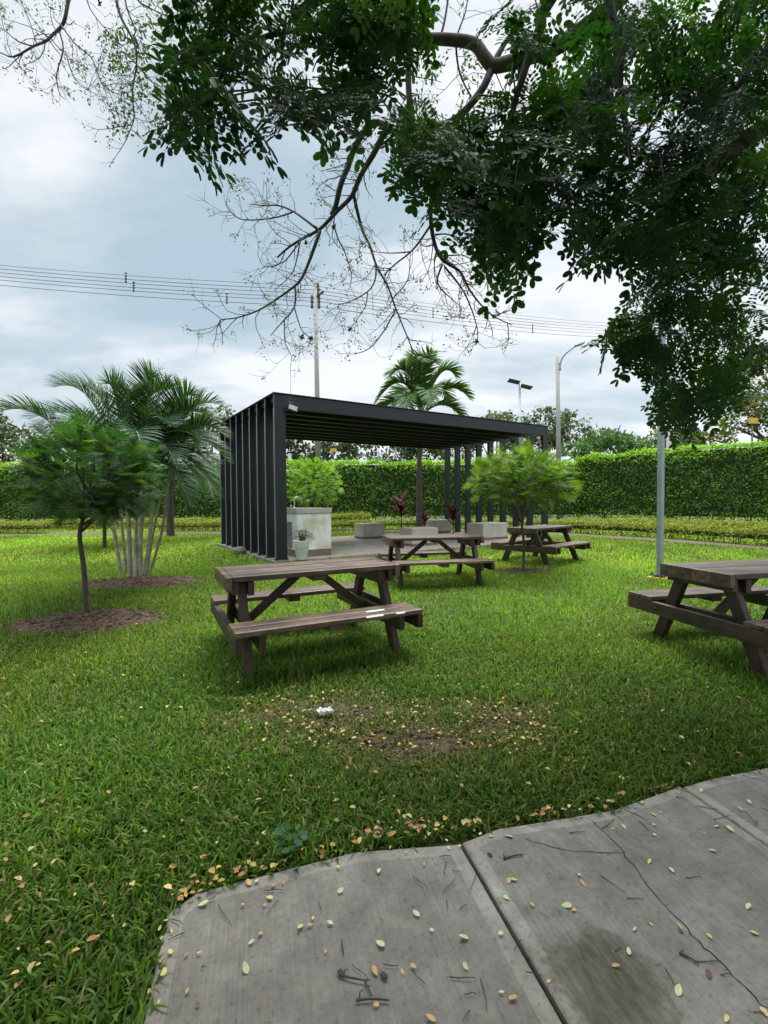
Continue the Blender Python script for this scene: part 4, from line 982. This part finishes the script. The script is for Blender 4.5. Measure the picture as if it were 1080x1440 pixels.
# ------------------------------------------------------------------ hedges
def hedge(name, label, line, H, D, dens, lsz, cols, topcols, z0=.38, cat='hedge', stems=True, core=True, bumpy=.17, group=None):
    t = empty(name, (line[0][0], line[0][1], 0)); tag(t, label, cat, group); o = Vector((line[0][0], line[0][1], 0))
    cm = MB(); sc = SC(); stm = cm
    for (a, b_) in zip(line[:-1], line[1:]):
        a, b_ = np.array(a, float), np.array(b_, float); L = np.linalg.norm(b_ - a); d = (b_ - a) / L; nrm = np.array((-d[1], d[0]))
        if nrm @ (np.zeros(2) - (a + b_) / 2) < 0: nrm = -nrm          # towards the lawn
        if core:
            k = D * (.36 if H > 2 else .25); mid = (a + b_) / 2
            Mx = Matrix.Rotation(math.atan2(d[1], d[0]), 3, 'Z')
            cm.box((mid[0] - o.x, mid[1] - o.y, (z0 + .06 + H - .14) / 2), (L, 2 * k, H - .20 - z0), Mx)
        for part, area in (('f', L * (H - z0)), ('b', L * (H - z0) * .25), ('t', L * D * 1.6)):
            n = int(area * dens); s = RNG.uniform(-.05, L + .05, n); und = (vnoise(s, s * 0 + H, .9) - .5) * bumpy * 2
            if part == 't':
                off = RNG.uniform(-D / 2, D / 2, n); z = H + und + RNG.normal(-.02, .06, n) + (RNG.random(n) < .04) * RNG.uniform(0, .22, n); N3 = np.tile([0., 0, 1.], (n, 1)); C = pal(n, topcols, .18)
            else:
                z = RNG.uniform(z0 - .1, H + .02, n); sg = 1 if part == 'f' else -1
                off = sg * (D / 2 + (vnoise(s + 5, z * 1.4, .45) - .5) * bumpy * 1.8 + RNG.normal(-.03, .05, n)); N3 = np.concatenate([np.tile(nrm * sg, (n, 1)), np.full((n, 1), .35)], 1)
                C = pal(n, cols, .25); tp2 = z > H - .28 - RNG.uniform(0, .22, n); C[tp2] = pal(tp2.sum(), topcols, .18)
            xy = a[None] + d[None] * s[:, None] + nrm[None] * off[:, None]; P = np.concatenate([xy, z[:, None]], 1)
            if H > 2 and part != 't':
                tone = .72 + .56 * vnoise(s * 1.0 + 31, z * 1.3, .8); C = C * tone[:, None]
                kp = vnoise(s + 3, z * 1.2 + 7, .38) > .13 + .08 * (z < 1.0); P, N3, C, s = P[kp], N3[kp], C[kp], s[kp]; n = len(P)
            Z = N3 + rvec(n) * .65; X = rvec(n) + [0, 0, -.35]; X = X - Z * (np.sum(X * Z, 1) / np.sum(Z * Z, 1))[:, None]
            sc.add(LEAF, LEAFF, P, X, Z, lsz * RNG.uniform(.65, 1.3, n), C)
        if stems:
            n = int(L / (.5 if H > 2 else .28))
            for i in range(n):
                q = a + d * (i + random.random()) * L / n + nrm * random.uniform(-.15, .15) * D; q2 = q + d * random.uniform(-.12, .12)
                stm.tube([(q[0] - o.x, q[1] - o.y, -.05), (q2[0] - o.x, q2[1] - o.y, z0 + .12)], [.03 if H > 2 else .014, .022 if H > 2 else .010], 5)
    sc.build('foliage', M['leaf'], t)
    cm.build('inner_branches', M['hedgecore'], t)
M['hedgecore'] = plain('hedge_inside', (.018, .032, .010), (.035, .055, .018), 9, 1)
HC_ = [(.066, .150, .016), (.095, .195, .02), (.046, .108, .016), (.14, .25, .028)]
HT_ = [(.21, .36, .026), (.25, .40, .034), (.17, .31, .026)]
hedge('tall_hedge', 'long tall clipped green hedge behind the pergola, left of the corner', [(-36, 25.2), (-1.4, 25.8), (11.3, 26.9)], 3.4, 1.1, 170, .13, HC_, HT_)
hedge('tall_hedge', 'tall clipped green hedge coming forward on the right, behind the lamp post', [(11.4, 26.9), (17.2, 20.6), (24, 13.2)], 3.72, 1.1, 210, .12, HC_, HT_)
LC = [(.075, .11, .018), (.10, .135, .02), (.13, .15, .025), (.055, .085, .018)]; LT = [(.19, .205, .022), (.16, .19, .022), (.22, .215, .03)]
LG = 'low yellow green hedge rows along the lawn edge'
def low(label, px, H, D, dens=520):
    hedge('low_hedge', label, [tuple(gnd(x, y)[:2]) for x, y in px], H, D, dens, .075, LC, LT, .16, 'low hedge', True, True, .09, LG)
low('short yellow green hedge row at the far left edge of the lawn', [(-90, 752), (66, 751)], .50, .7)
low('low yellow green hedge row running behind the slim sapling and left palms', [(60, 744), (310, 744)], .45, .6)
low('low yellow green hedge row right behind the short grey palm trunk', [(222, 748), (318, 748)], .42, .6)
low('front low hedge row seen between counter and block seats', [(330, 748), (470, 747), (600, 745), (760, 744)], .42, .6)
low('upper low hedge row ending in a rounded end behind the counter', [(330, 742), (520, 741)], .62, .7)
low('front low hedge row right of the end on table with bare stems showing', [(770, 749), (840, 753), (950, 759.5), (1090, 771), (1250, 785)], .48, .55)
low('second low hedge row under the tall hedge on the right', [(800, 743.5), (900, 746), (1000, 750), (1090, 754), (1200, 760)], .45, .6)
# earth strips under the low hedges
mb = MB()
def strip(px, wd, z):
    P = [gnd(x, y)[:2] for x, y in px]
    for a, b_ in zip(P[:-1], P[1:]):
        d = (b_ - a) / np.linalg.norm(b_ - a); n_ = np.array((-d[1], d[0])) * wd
        a2, b2 = a - d * .02, b_ + d * .02
        K = max(4, int(np.linalg.norm(b2 - a2) / .3)); vs = []
        for i in range(K + 1):
            p = a2 + (b2 - a2) * i / K; vs += [(*(p - n_ * random.uniform(.6, 1.1)), z - .04), (*(p - n_ * .2), z), (*(p + n_ * random.uniform(.7, 1.1)), z)]
        mb.add(vs, [f for i in range(K) for f in ((3 * i, 3 * i + 3, 3 * i + 4, 3 * i + 1), (3 * i + 1, 3 * i + 4, 3 * i + 5, 3 * i + 2))])
strip([(-90, 753), (330, 750)], .9, .045); strip([(330, 748), (760, 745)], .7, .050); strip([(772, 751), (840, 755), (950, 761.5), (1090, 773), (1250, 787)], .42, .055)
so = mb.build('soil_strip', M['soil']); tag(so, kind='structure')

# ------------------------------------------------------------------ trees beyond the hedge
def far_tree(label, Y, blobs, n, lsz, cols, trunk=None, name='background_tree', tr=.18, flat=1.0):
    base = at(trunk[0] if trunk else blobs[0][0], 740, Y); o = Vector((base[0], base[1], 0)); t = empty(name, o); tag(t, label, 'tree', 'trees beyond the tall hedge')
    cx, cy = np.mean([b_[0] for b_ in blobs]), np.mean([b_[1] for b_ in blobs]); top = Vector(at(blobs[0][0], blobs[0][1], Y))
    mb = MB(); b0 = Vector((base[0], base[1], -.1)); fork = b0.lerp(Vector((top.x, top.y, top.z)), .55); fork.x = b0.x * .7 + top.x * .3
    mb.tube([q - o for q in smooth([b0, b0.lerp(fork, .5), fork], 4)], [tr * (1 - .35 * i / 8) for i in range(9)], 8)
    sc = SC(); tot = sum(b_[2] * b_[3] for b_ in blobs)
    for (x, y, rx, ry) in blobs:
        c = at(x, y, Y); k = Y / F; Rx, Rz = rx * k, ry * k
        mb.tube([q - o for q in smooth([fork, fork.lerp(Vector(c), .5) + Vector((random.gauss(0, .2), random.gauss(0, .3), -.15)), Vector(c)], 4)], [tr * .45 * (1 - .8 * i / 8) for i in range(9)], 6, False)
        nn = int(n * rx * ry / tot); ncl = max(10, nn // 22); cc_ = rvec(ncl) * (RNG.uniform(.25, 1, (ncl, 1)) ** .45) * np.array([Rx, Rx * .9, Rz])
        idx = RNG.integers(0, ncl, nn); P = c + cc_[idx] + RNG.normal(0, 1, (nn, 3)) * np.array([Rx, Rx, Rz]) * .13
        sh = pal(ncl, cols, .2)[idx] * RNG.uniform(.85, 1.15, (nn, 1))
        Z = rvec(nn) * .8 + [0, 0, .6 * flat]; sc.add(LEAF, LEAFF, P, rvec(nn), Z, lsz * RNG.uniform(.6, 1.35, nn), sh)
    mb.build('trunk', M['bark'], t, True); sc.build('crown', M['leaf_far'], t)
OL = [(.085, .11, .05), (.105, .13, .06), (.07, .09, .04)]; DG = [(.045, .07, .03), (.06, .09, .04), (.036, .058, .026)]; MG = [(.075, .15, .045), (.095, .175, .05), (.06, .12, .04)]
GY = [(.10, .12, .07), (.13, .15, .09), (.08, .10, .055)]
far_tree('pale grey green tree over the hedge at the left frame edge', 34, [(15, 625, 34, 28), (-25, 605, 35, 40), (48, 640, 20, 16)], 2600, .30, GY)
far_tree('thin feathery tree over the hedge just left of the pergola', 36, [(300, 590, 32, 22), (330, 600, 25, 20), (270, 610, 25, 22), (318, 625, 30, 22)], 2200, .26, GY + OL)
far_tree('dark tree filling the gap under the left part of the pergola roof', 38, [(430, 625, 40, 30), (475, 632, 38, 26), (390, 635, 30, 24)], 3000, .34, DG)
far_tree('dark tree under the middle of the pergola roof by the palm trunk', 40, [(545, 630, 42, 28), (590, 632, 34, 26), (640, 625, 35, 30)], 3000, .34, DG + OL)
far_tree('low olive tree just showing above the roof at its right', 40, [(697, 597, 32, 16), (672, 610, 30, 20)], 1700, .30, OL)
far_tree('tall olive grey tree around the lower part of the right concrete pole', 36, [(765, 600, 36, 26), (800, 612, 40, 24), (740, 620, 30, 30), (835, 622, 26, 16), (785, 585, 22, 14)], 4200, .26, OL + GY)
far_tree('rounded green tree above the hedge corner right of the concrete pole', 31, [(850, 628, 42, 18), (820, 634, 30, 14), (890, 634, 26, 13), (855, 618, 26, 12)], 3200, .24, MG)
far_tree('green bushy tree half hidden by the lamp post and hanging leaves', 33, [(945, 620, 34, 22), (915, 630, 26, 16), (975, 628, 24, 18)], 2300, .25, MG + OL)
far_tree('yellowish spreading tree with dark limbs at the right frame edge', 25, [(1085, 530, 48, 42), (1065, 575, 34, 22), (1110, 590, 50, 36), (1030, 600, 30, 12), (1000, 618, 30, 14)], 4200, .20, [(.11, .12, .03), (.15, .14, .035), (.07, .09, .025)], (1085, 0), tr=.28)
far_tree('distant pale tree behind the left palms', 42, [(105, 620, 60, 30), (190, 620, 60, 34), (240, 605, 40, 30)], 2600, .34, OL + GY)

# ------------------------------------------------------------------ poles, lamps, wires
def pole(name, label, px0, px1, ytop, Y, r0, r1, cat='utility pole'):
    b0 = at(px1, 740, Y); b0[2] = 0; tp_ = at(px0, ytop, Y); t = empty(name, tuple(b0)); tag(t, label, cat); o = Vector(b0)
    mb = MB(); mb.tube([(0, 0, -.3), Vector(tp_) - o], [r0, r1], 12); mb.build('shaft', M['concpole'], t, True); return t, o, Vector(tp_)
YP = 28.5
up, uo, ut = pole('utility_pole', 'tall grey concrete power pole carrying wires, behind the pergola', 443.5, 449, 399, YP, .19, .115)
WY = [402, 408, 413, 419, 424, 431]
mb = MB()
for k, y in enumerate(WY):
    for s in ((-1, 1) if k > 2 else (1,)):
        p = Vector(at(443.7 + s * (5 if k > 2 else 3.5), y, YP)) - uo; c = Vector(at(443.8, y + 2, YP)) - uo
        mb.tube([c, p], .035, 6); mb.tube([p - Vector((0, 0, .12)), p - Vector((0, 0, .04)), p + Vector((0, 0, .06)), p + Vector((0, 0, .14))], [.05, .10, .06, .09], 8)
mb.build('insulators', M['insul'], up, True)
mb = MB(); a = Vector(at(444, 418, YP)) - uo; mb.bar(a, Vector(at(455, 410, YP - .6)) - uo, .09, .09); mb.bar(a, Vector(at(437, 420, YP + .3)) - uo, .08, .08); mb.build('cross_arm', M['darkmetal'], up)
# wires: past the pole on both sides
WL = [369, 374, 379.5, 384.5, 389.5, 397]; WRt = [452, 456, 459.5, 463, 467, 472]; AX = [443.8 + q for q in (1, 3.5, 3.5, 5, 5, 5)]
for k in range(6):
    A3 = Vector(at(-160, WL[k] - 12, 27.5)); B3 = Vector(at(AX[k], WY[k], YP)); C3 = Vector(at(850, WRt[k] + 2, 50)); D3 = Vector(at(1100, WRt[k] + 28, 68)); pts = []
    for (p, q, sag) in ((A3, B3, .22), (B3, C3, .30), (C3, D3, .2)):
        for t in np.linspace(0, 1, 13)[:-1]: pts.append(p.lerp(q, t) - Vector((0, 0, 4 * sag * t * (1 - t))))
    pts.append(D3); o = Vector(B3); mb = MB(); mb.tube([p - o for p in pts], .016 if k else .012, 5, False)
    lab = ['topmost thin', 'second from top', 'third from top', 'third from bottom', 'second from bottom', 'lowest'][k]
    t = mb.build('power_line', M['wire']); t.location = o; tag(t, lab + ' power line running past the concrete pole across the sky', 'power line', 'power lines across the sky')
for (x, y0, y1, Y, lab) in ((177, 384, 396, 28.0, 'dark wire spacer on the upper lines left of the bare twigs'), (188, 397, 409, 28.0, 'dark wire spacer on the lower lines left of the bare twigs'), (319, 413, 426, 28.3, 'thin wire spacer hanging by the leftmost bare twigs'),
                            (609, 433, 446, 38, 'wire spacer among bare twigs right of the pole'), (749, 457, 468, 45, 'small wire spacer at far right of the lines')):
    p, q = Vector(at(x, y0, Y)), Vector(at(x, y1, Y)); o = p.copy(); mb = MB()
    mb.tube([p - o, q - o], .035, 6)
    for f in (0, .35, .65, 1): c = p.lerp(q, f) - o; mb.tube([c - Vector((0, 0, .06)), c, c + Vector((0, 0, .06))], [.03, .075, .03], 8)
    t = mb.build('wire_spacer', M['insul'], smooth=True); t.location = o; tag(t, lab, 'wire spacer', 'spacers on the power lines')
# second pole with lamp arm
Y2 = 30.0
p2, o2, t2 = pole('street_lamp', 'concrete street lamp pole with a curved arm, right of the pergola', 784, 786.5, 502, Y2, .17, .115, 'street lamp')
mb = MB(); mb.tube([q - o2 for q in smooth([Vector(at(788, 521, Y2 - .2)), Vector(at(788.5, 509, Y2 - .2)), Vector(at(795, 498, Y2 - .4)), Vector(at(810, 486.5, Y2 - .8))], 5)], .045, 8)
for y in (511, 519): mb.tube([Vector(at(781.5, y, Y2)) - o2, Vector(at(789.5, y, Y2 - .15)) - o2], .05, 6)
mb.build('lamp_arm', M['galv'], p2, True)
mb = MB(); c = Vector(at(815, 484, Y2 - .9)) - o2; Mx = Matrix.Rotation(-.35, 3, 'Y')
mb.box(c, (.62, .26, .10), Mx); mb.box(c + Vector((.02, 0, -.06)), (.42, .20, .05), Mx); mb.build('lamp_head', M['galv'], p2, bevel=.03)
# twin solar lamp
Y3 = 24.6
b0 = at(731, 745, Y3); b0[2] = 0; sl = empty('solar_lamp', tuple(b0)); tag(sl, 'slim metal post with two tilted solar lamp panels behind the pergola', 'street lamp'); o3 = Vector(b0)
mb = MB(); mb.tube([(0, 0, -.1), Vector(at(731, 537, Y3)) - o3], .055, 10); mb.build('post', M['galv'], sl, True)
for (x, y, sg) in ((722.5, 536.5, -1), (740, 544, 1)):
    c = Vector(at(x, y, Y3)) - o3; d = Vector((.66, 0, -.20)); mb = MB(); Mx = Matrix.Rotation(.24, 3, 'Y') @ Matrix.Rotation(-.12, 3, 'X')
    mb.box(c, (.60, .44, .045), Mx); mb.bar(Vector(at(731, 540, Y3)) - o3, c, .06, .05); mb.build('solar_panel', M['darkmetal'], sl, bevel=.01)
# near galvanised post
LB = gnd(928, 813); lp = empty('lamp_post', (LB[0], LB[1], 0), .5); tag(lp, 'square galvanised lamp post rising into the leaves beside right picnic table', 'lamp post')
mb = MB(); mb.box((0, 0, 2.36), (.085, .085, 4.72)); mb.build('shaft', M['galv'], lp, bevel=.012)
mb = MB(); mb.box((0, 0, -.015), (.27, .27, .08)); mb.build('footing', M['yellow'], lp, bevel=.01)
mb = MB(); mb.box((0, 0, .053), (.22, .22, .014)); [mb.tube([(sx * .08, sy * .08, .058), (sx * .08, sy * .08, .09)], .012, 6) for sx in (-1, 1) for sy in (-1, 1)]; mb.build('base_plate', M['darkmetal'], lp)
mb = MB(); mb.bar((0, -.05, 4.62), (0, -.75, 4.78), .06, .06, (1, 0, 0)); mb.box((0, -.88, 4.80), (.26, .5, .07), Matrix.Rotation(-.2, 3, 'X')); mb.build('lamp_head', M['galv'], lp, bevel=.01)
# thin dark post with a bent top beyond the hedge
Yb = 30.; b0 = at(868, 740, Yb); b0[2] = 0; o = Vector(b0); mb = MB(); mb.tube([q - o for q in [Vector((b0[0], b0[1], -.1)), Vector(at(868.5, 612, Yb)), Vector(at(869, 606, Yb)), Vector(at(872, 598, Yb))]], .045, 8)
bp = mb.build('fence_post', M['darkmetal'], smooth=True); bp.location = o; tag(bp, 'thin dark post with bent tip above the hedge near its corner', 'post')
# pale post behind the hedge by the lamp post
b0 = at(941, 740, 28.5); b0[2] = 0; o = Vector(b0); mb = MB(); mb.tube([(0, 0, -.1), Vector(at(941, 606, 28.5)) - o], [.17, .15], 10); mb.tube([Vector(at(941, 606, 28.5)) - o, Vector(at(941, 604.5, 28.5)) - o], [.18, .10], 10)
bp = mb.build('concrete_post', M['concpole'], smooth=True); bp.location = o; tag(bp, 'short pale concrete post over the hedge right beside the lamp post', 'post')
# small yellow boards on the trees and a pale banner beyond the hedge
def board(px, py, Y, wpx, hpx, label, mat, name, cat, post=True):
    c = Vector(at(px, py, Y)); b0 = Vector((c.x, c.y, 0)); t = empty(name, b0); tag(t, label, cat); k = Y / F
    mb = MB(); mb.box((0, -.05, c.z), (wpx * k, .05, hpx * k)); mb.build('panel', M[mat], t, bevel=.01)
    mb = MB(); mb.tube([(0, 0, -.1), (0, 0, c.z + hpx * k * .4)], .04, 8); mb.build('post', M['darkmetal'], t, True)
board(469, 633.5, 29, 9, 4.5, 'small yellow board beyond the hedge right of the power pole', 'yellow', 'sign_board', 'sign')
board(1058, 592, 24, 13, 8, 'small yellow board under the tree at the right frame edge', 'yellow', 'sign_board', 'sign')
board(407.5, 645, 29, 5, 14, 'pale blue narrow banner beside the front left pergola post', 'banner', 'banner', 'banner')

# ------------------------------------------------------------------ litter
q = gnd(457, 1006); mb = MB(); n = 9
rl = random.Random(3); gr = [[Vector((i * .012 - .048 + rl.gauss(0, .003), j * .008 - .024 + rl.gauss(0, .003), .02 + rl.uniform(0, .026))) for i in range(9)] for j in range(7)]
vs = [v for r in gr for v in r]; fs = [(j * 9 + i, j * 9 + i + 1, j * 9 + i + 10, j * 9 + i + 9) for j in range(6) for i in range(8) if not (i in (0, 7) and j in (0, 5))]
mb.add(vs, fs); mb.add([v + Vector((.006, .004, -.012)) for v in vs], fs)
t = mb.build('crumpled_tissue', M['white']); t.location = (q[0], q[1], .0); t.rotation_euler = (0, 0, .1); tag(t, 'crumpled white tissue lying on the worn patch of lawn', 'tissue')
# leaves lost in the lawn, uncountable
sc = SC(); LL = []
for poly, n in (([(330, 985), (480, 975), (600, 985), (720, 985), (790, 1030), (740, 1070), (600, 1060), (420, 1060), (340, 1030)], 250), ([(0, 930), (300, 960), (800, 960), (1080, 960), (1080, 1070), (700, 1150), (330, 1225), (0, 1420)], 200),
                ([(230, 1262), (330, 1228), (500, 1187), (640, 1166), (700, 1157), (850, 1133), (1000, 1090), (1000, 1100), (860, 1142), (640, 1176), (500, 1198), (330, 1242), (240, 1280)], 90), ([(480, 1190), (560, 1150), (640, 1165), (600, 1185)], 30), ([(0, 880), (1080, 880), (1080, 960), (0, 960)], 40)):
    LL.append(np.array([gnd(x, y) for x, y in samp_poly(poly, n)]))
P = np.concatenate(LL); n = len(P); P[:, 2] = RNG.uniform(.012, .045, n)
az = RNG.uniform(0, 2 * PI, n); X = np.stack([np.cos(az), np.sin(az), RNG.normal(0, .15, n)], 1); Z = np.tile([0., 0, 1.], (n, 1)) + RNG.normal(0, .22, (n, 3))
LT1, LF1 = leaf_t(.62, .25)
sc.add(LT1, LF1, P, X, Z, RNG.uniform(.010, .034, n), pal(n, [(.52, .36, .10), (.60, .45, .17), (.42, .22, .08), (.48, .40, .20), (.35, .17, .06)], .15))
tag(sc.build('leaf_litter', M['litter']), 'scattered yellow and brown leaves lying in the lawn', None, None, 'stuff')

# broad leaved weed at the path edge
wq = gnd(412, 1204); wd = empty('weed', (wq[0], wq[1], 0)); tag(wd, 'low broad leaved blue green weed at the grass edge of the path', 'weed'); sc = SC(); n = 15
az = RNG.uniform(0, 2 * PI, n); P = np.stack([np.full(n, wq[0]) + np.cos(az) * .035, np.full(n, wq[1]) + np.sin(az) * .025, RNG.uniform(.03, .085, n)], 1)
X = np.stack([np.cos(az), np.sin(az), RNG.uniform(-.1, .35, n)], 1); sc.add(*leaf_r(.78, .12), P, X, np.tile([0., 0, 1.], (n, 1)) + RNG.normal(0, .2, (n, 3)), RNG.uniform(.025, .05, n), pal(n, [(.075, .17, .075), (.055, .13, .055)], .15)); sc.build('foliage', M['leaf'], wd)
# stone by the left wall
sq = gnd(338, 780); bm = bmesh.new(); bmesh.ops.create_icosphere(bm, subdivisions=3, radius=1)
for v in bm.verts:
    v.co = v.co * (1 + .14 * math.sin(v.co.x * 4 + 1) * math.cos(v.co.y * 3 + 2) + .08 * math.sin(v.co.z * 7)); v.co.z = max(v.co.z, -.6)
me = bpy.data.meshes.new('stone'); bm.to_mesh(me); bm.free(); me.materials.append(M['kerb']); me.polygons.foreach_set('use_smooth', [True] * len(me.polygons))
o = bpy.data.objects.new('stone', me); COL.objects.link(o); o.location = (sq[0], sq[1], .07); o.scale = (.15, .09, .14); o.rotation_euler = (0, .1, .6); tag(o, 'grey stone leaning at the foot of the slatted left wall', 'stone')
# single leaves on the path
def rng_leafmesh(kind, k):
    r = random.Random(k * 7 + len(kind)); nL = 7; mb = MB(); cur = r.uniform(.08, .3)
    vs = []
    for i in range(nL + 1):
        t = i / nL; wd = .30 * math.sin(PI * min(t ** .8, 1)) ** .75 if 0 < t < 1 else 0.0
        z = cur * (t - .5) ** 2 * .8
        vs += [(t - .5, -wd, z + wd * .22), (t - .5, 0, z), (t - .5, wd, z + wd * .22)]
    fs = []
    for i in range(nL):
        a = i * 3; fs += [(a, a + 3, a + 4, a + 1), (a + 1, a + 4, a + 5, a + 2)]
    mb.add(vs, fs)
    me = bpy.data.meshes.new('fallen_leaf'); me.from_pydata(mb.v, [], mb.f); me.materials.append(M['fl_' + kind]); me.polygons.foreach_set('use_smooth', [True] * len(mb.f)); me.update(); return me
M['fl_y'] = plain('yellow_leaf', (.55, .42, .12), (.68, .56, .22), 3, .55); M['fl_g'] = plain('pale_green_leaf', (.46, .50, .22), (.60, .62, .36), 3, .55)
M['fl_o'] = plain('orange_leaf', (.48, .26, .10), (.60, .38, .16), 3, .6); M['fl_b'] = plain('brown_leaf', (.11, .05, .035), (.20, .10, .065), 4, .7)
LMESH = {k: [rng_leafmesh(k, i) for i in range(3)] for k in 'ygob'}
LABEL = {'y': 'small yellow fallen leaf lying on the concrete path', 'g': 'small pale green fallen leaf lying on the concrete path', 'o': 'small orange tan fallen leaf lying on the concrete path', 'b': 'curled dark red brown leaf lying on the concrete path'}
CAT = {}
Z4 = lambda x, y: (200 + x / 3.6, 1160 + y / 3.6); Z5 = lambda x, y: (480 + x / 3.375, 1140 + y / 3.375); Z6 = lambda x, y: (780 + x / 3.6, 1060 + y / 3.6)
L4 = 'g310,410 o510,415 o620,415 y645,378 g1005,343 y992,222 y865,482 o850,517 g952,507 g800,527 o598,562 g553,602 y290,660 o225,668 y120,497 y90,535 y150,550 y98,583 y143,653 o98,697 y107,755 y28,858 y85,908 o228,855 b280,920 g523,738 y193,382 y222,365 y470,312 o540,300 y580,293 o665,315 o715,302 o930,650'
L5 = 'y500,150 y510,185 y562,175 y305,205 g178,296 o393,262 g355,498 g430,578 g185,642 g580,612 y290,776 o342,750 o158,770 g760,872 o815,900 o425,1000 o165,932 o795,340 y820,338 g782,422 o755,440 g1070,460 g755,592 g590,750 y985,820 o905,455 y660,118 y710,130 g795,130 y400,137 y232,182 b130,850'
L6 = 'y742,192 y628,203 y517,217 g985,250 y940,285 y902,120 g1040,97 y440,255 y500,315 o537,305 y350,378 o503,367 y505,418 o295,388 y820,376 o758,412 g890,390 g800,500 y480,555 g593,600 g980,785 g72,780 o97,803 y488,873 y632,885 b640,910 y784,935 y1010,918 g375,1012 o310,1085 g627,1210 y870,1355 y1060,1320 o140,662 g125,625 g405,900 b1020,360 b780,1130'
cnt = 0
for zf, S in ((Z4, L4), (Z5, L5), (Z6, L6)):
    for it in S.split():
        k = it[0]; x, y = map(float, it[1:].split(',')); p = gnd(*zf(x, y)); cnt += 1
        o = bpy.data.objects.new('fallen_leaf', LMESH[k][cnt % 3]); COL.objects.link(o); s = random.uniform(.013, .030) * (1.2 if k in 'g' else 1)
        o.location = (p[0], p[1], .007 + random.uniform(0, .002)); o.scale = (s, s * random.uniform(.75, 1.05), s); o.rotation_euler = (random.gauss(0, .22), random.gauss(0, .22), random.uniform(0, 2 * PI))
        tag(o, LABEL[k], 'leaf', 'fallen leaves on the concrete path')
# fallen twigs
S4 = '385,410,455,525 690,390,630,465 150,485,205,515 215,555,130,595 615,340,715,337 890,400,905,430 1010,590,1020,670 300,730,325,730 370,370,320,400'
S5 = '340,320,410,372 465,225,522,222 500,250,490,315 525,290,570,302 540,325,480,400 500,430,505,475 560,480,595,455 640,310,612,385 770,240,862,220 50,740,125,800 0,795,110,820 110,820,145,893 70,915,228,915 200,738,270,748 345,780,405,840 512,800,635,803 660,808,690,965 585,885,640,880 875,775,950,795 820,670,855,625 610,960,575,1010 0,620,12,700'
S6 = '240,385,300,340 75,408,158,404 235,625,355,715 365,740,448,745 805,340,885,320 965,300,1020,360 900,345,935,375 720,270,830,290 665,635,745,635 630,1020,730,1080 705,1060,835,1057 305,1010,340,995 560,1100,605,1180 1005,1320,1075,1330 280,300,350,350 355,290,470,345 430,350,475,395 840,1130,890,1130 1050,285,1080,295 950,115,1075,150'
THICK = {(770, 240), (0, 795), (70, 915), (110, 820), (630, 1020)}
for zf, S in ((Z4, S4), (Z5, S5), (Z6, S6)):
    for it in S.split():
        x0, y0, x1, y1 = map(float, it.split(',')); a, b_ = Vector(gnd(*zf(x0, y0))), Vector(gnd(*zf(x1, y1))); big = (x0, y0) in THICK
        r = .0034 if big else .0015; a.z = b_.z = .0055 + r; o = a.copy(); d = b_ - a; nn = Vector((-d.y, d.x, 0)); bw = random.uniform(-.07, .07)
        pts = [Vector((0, 0, 0)), d * .33 + nn * bw * .7, d * .66 + nn * bw * .8 + Vector((0, 0, random.uniform(0, .004))), d]
        mb = MB(); mb.tube(smooth(pts, 3), [r * (1 - .4 * i / 9) * random.uniform(.85, 1.15) for i in range(10)], 6)
        if big: mb.tube([d * .1, d * .1 + nn * .18 + Vector((0, 0, .004)), d * .2 + nn * .3], [r * .8, r * .6, r * .3], 5)
        t = mb.build('fallen_twig', M['twig'], smooth=True); t.location = o
        tag(t, 'thick dark broken twig lying on the concrete path' if big else 'thin dark fallen twig lying on the concrete path', 'twig', 'fallen twigs on the concrete path')
# dark seed pods
for (zf, x, y, s, lab) in ((Z5, 202, 795, .008, 'small black seed pod beside the thick twigs on the path'), (Z5, 705, 217, .007, 'flat grey seed pod at the grass edge near the slab joint'), (Z4, 1005, 762, .008, 'knobbly dark pod at the end of a thick twig')):
    p = gnd(*zf(x, y)); bm = bmesh.new(); bmesh.ops.create_icosphere(bm, subdivisions=3, radius=1)
    for v in bm.verts:
        k = 1 + .18 * math.sin(v.co.x * 5 + 1) * math.cos(v.co.y * 4) + random.uniform(-.06, .06); v.co = v.co * k
        v.co.z *= .6
    me = bpy.data.meshes.new('seed_pod'); bm.to_mesh(me); bm.free(); me.materials.append(M['twig']); me.polygons.foreach_set('use_smooth', [True] * len(me.polygons))
    o = bpy.data.objects.new('seed_pod', me); COL.objects.link(o); o.location = (p[0], p[1], .004 + s * .55); o.scale = (s * 1.4, s, s); o.rotation_euler = (0, 0, random.uniform(0, 3)); tag(o, lab, 'seed pod')
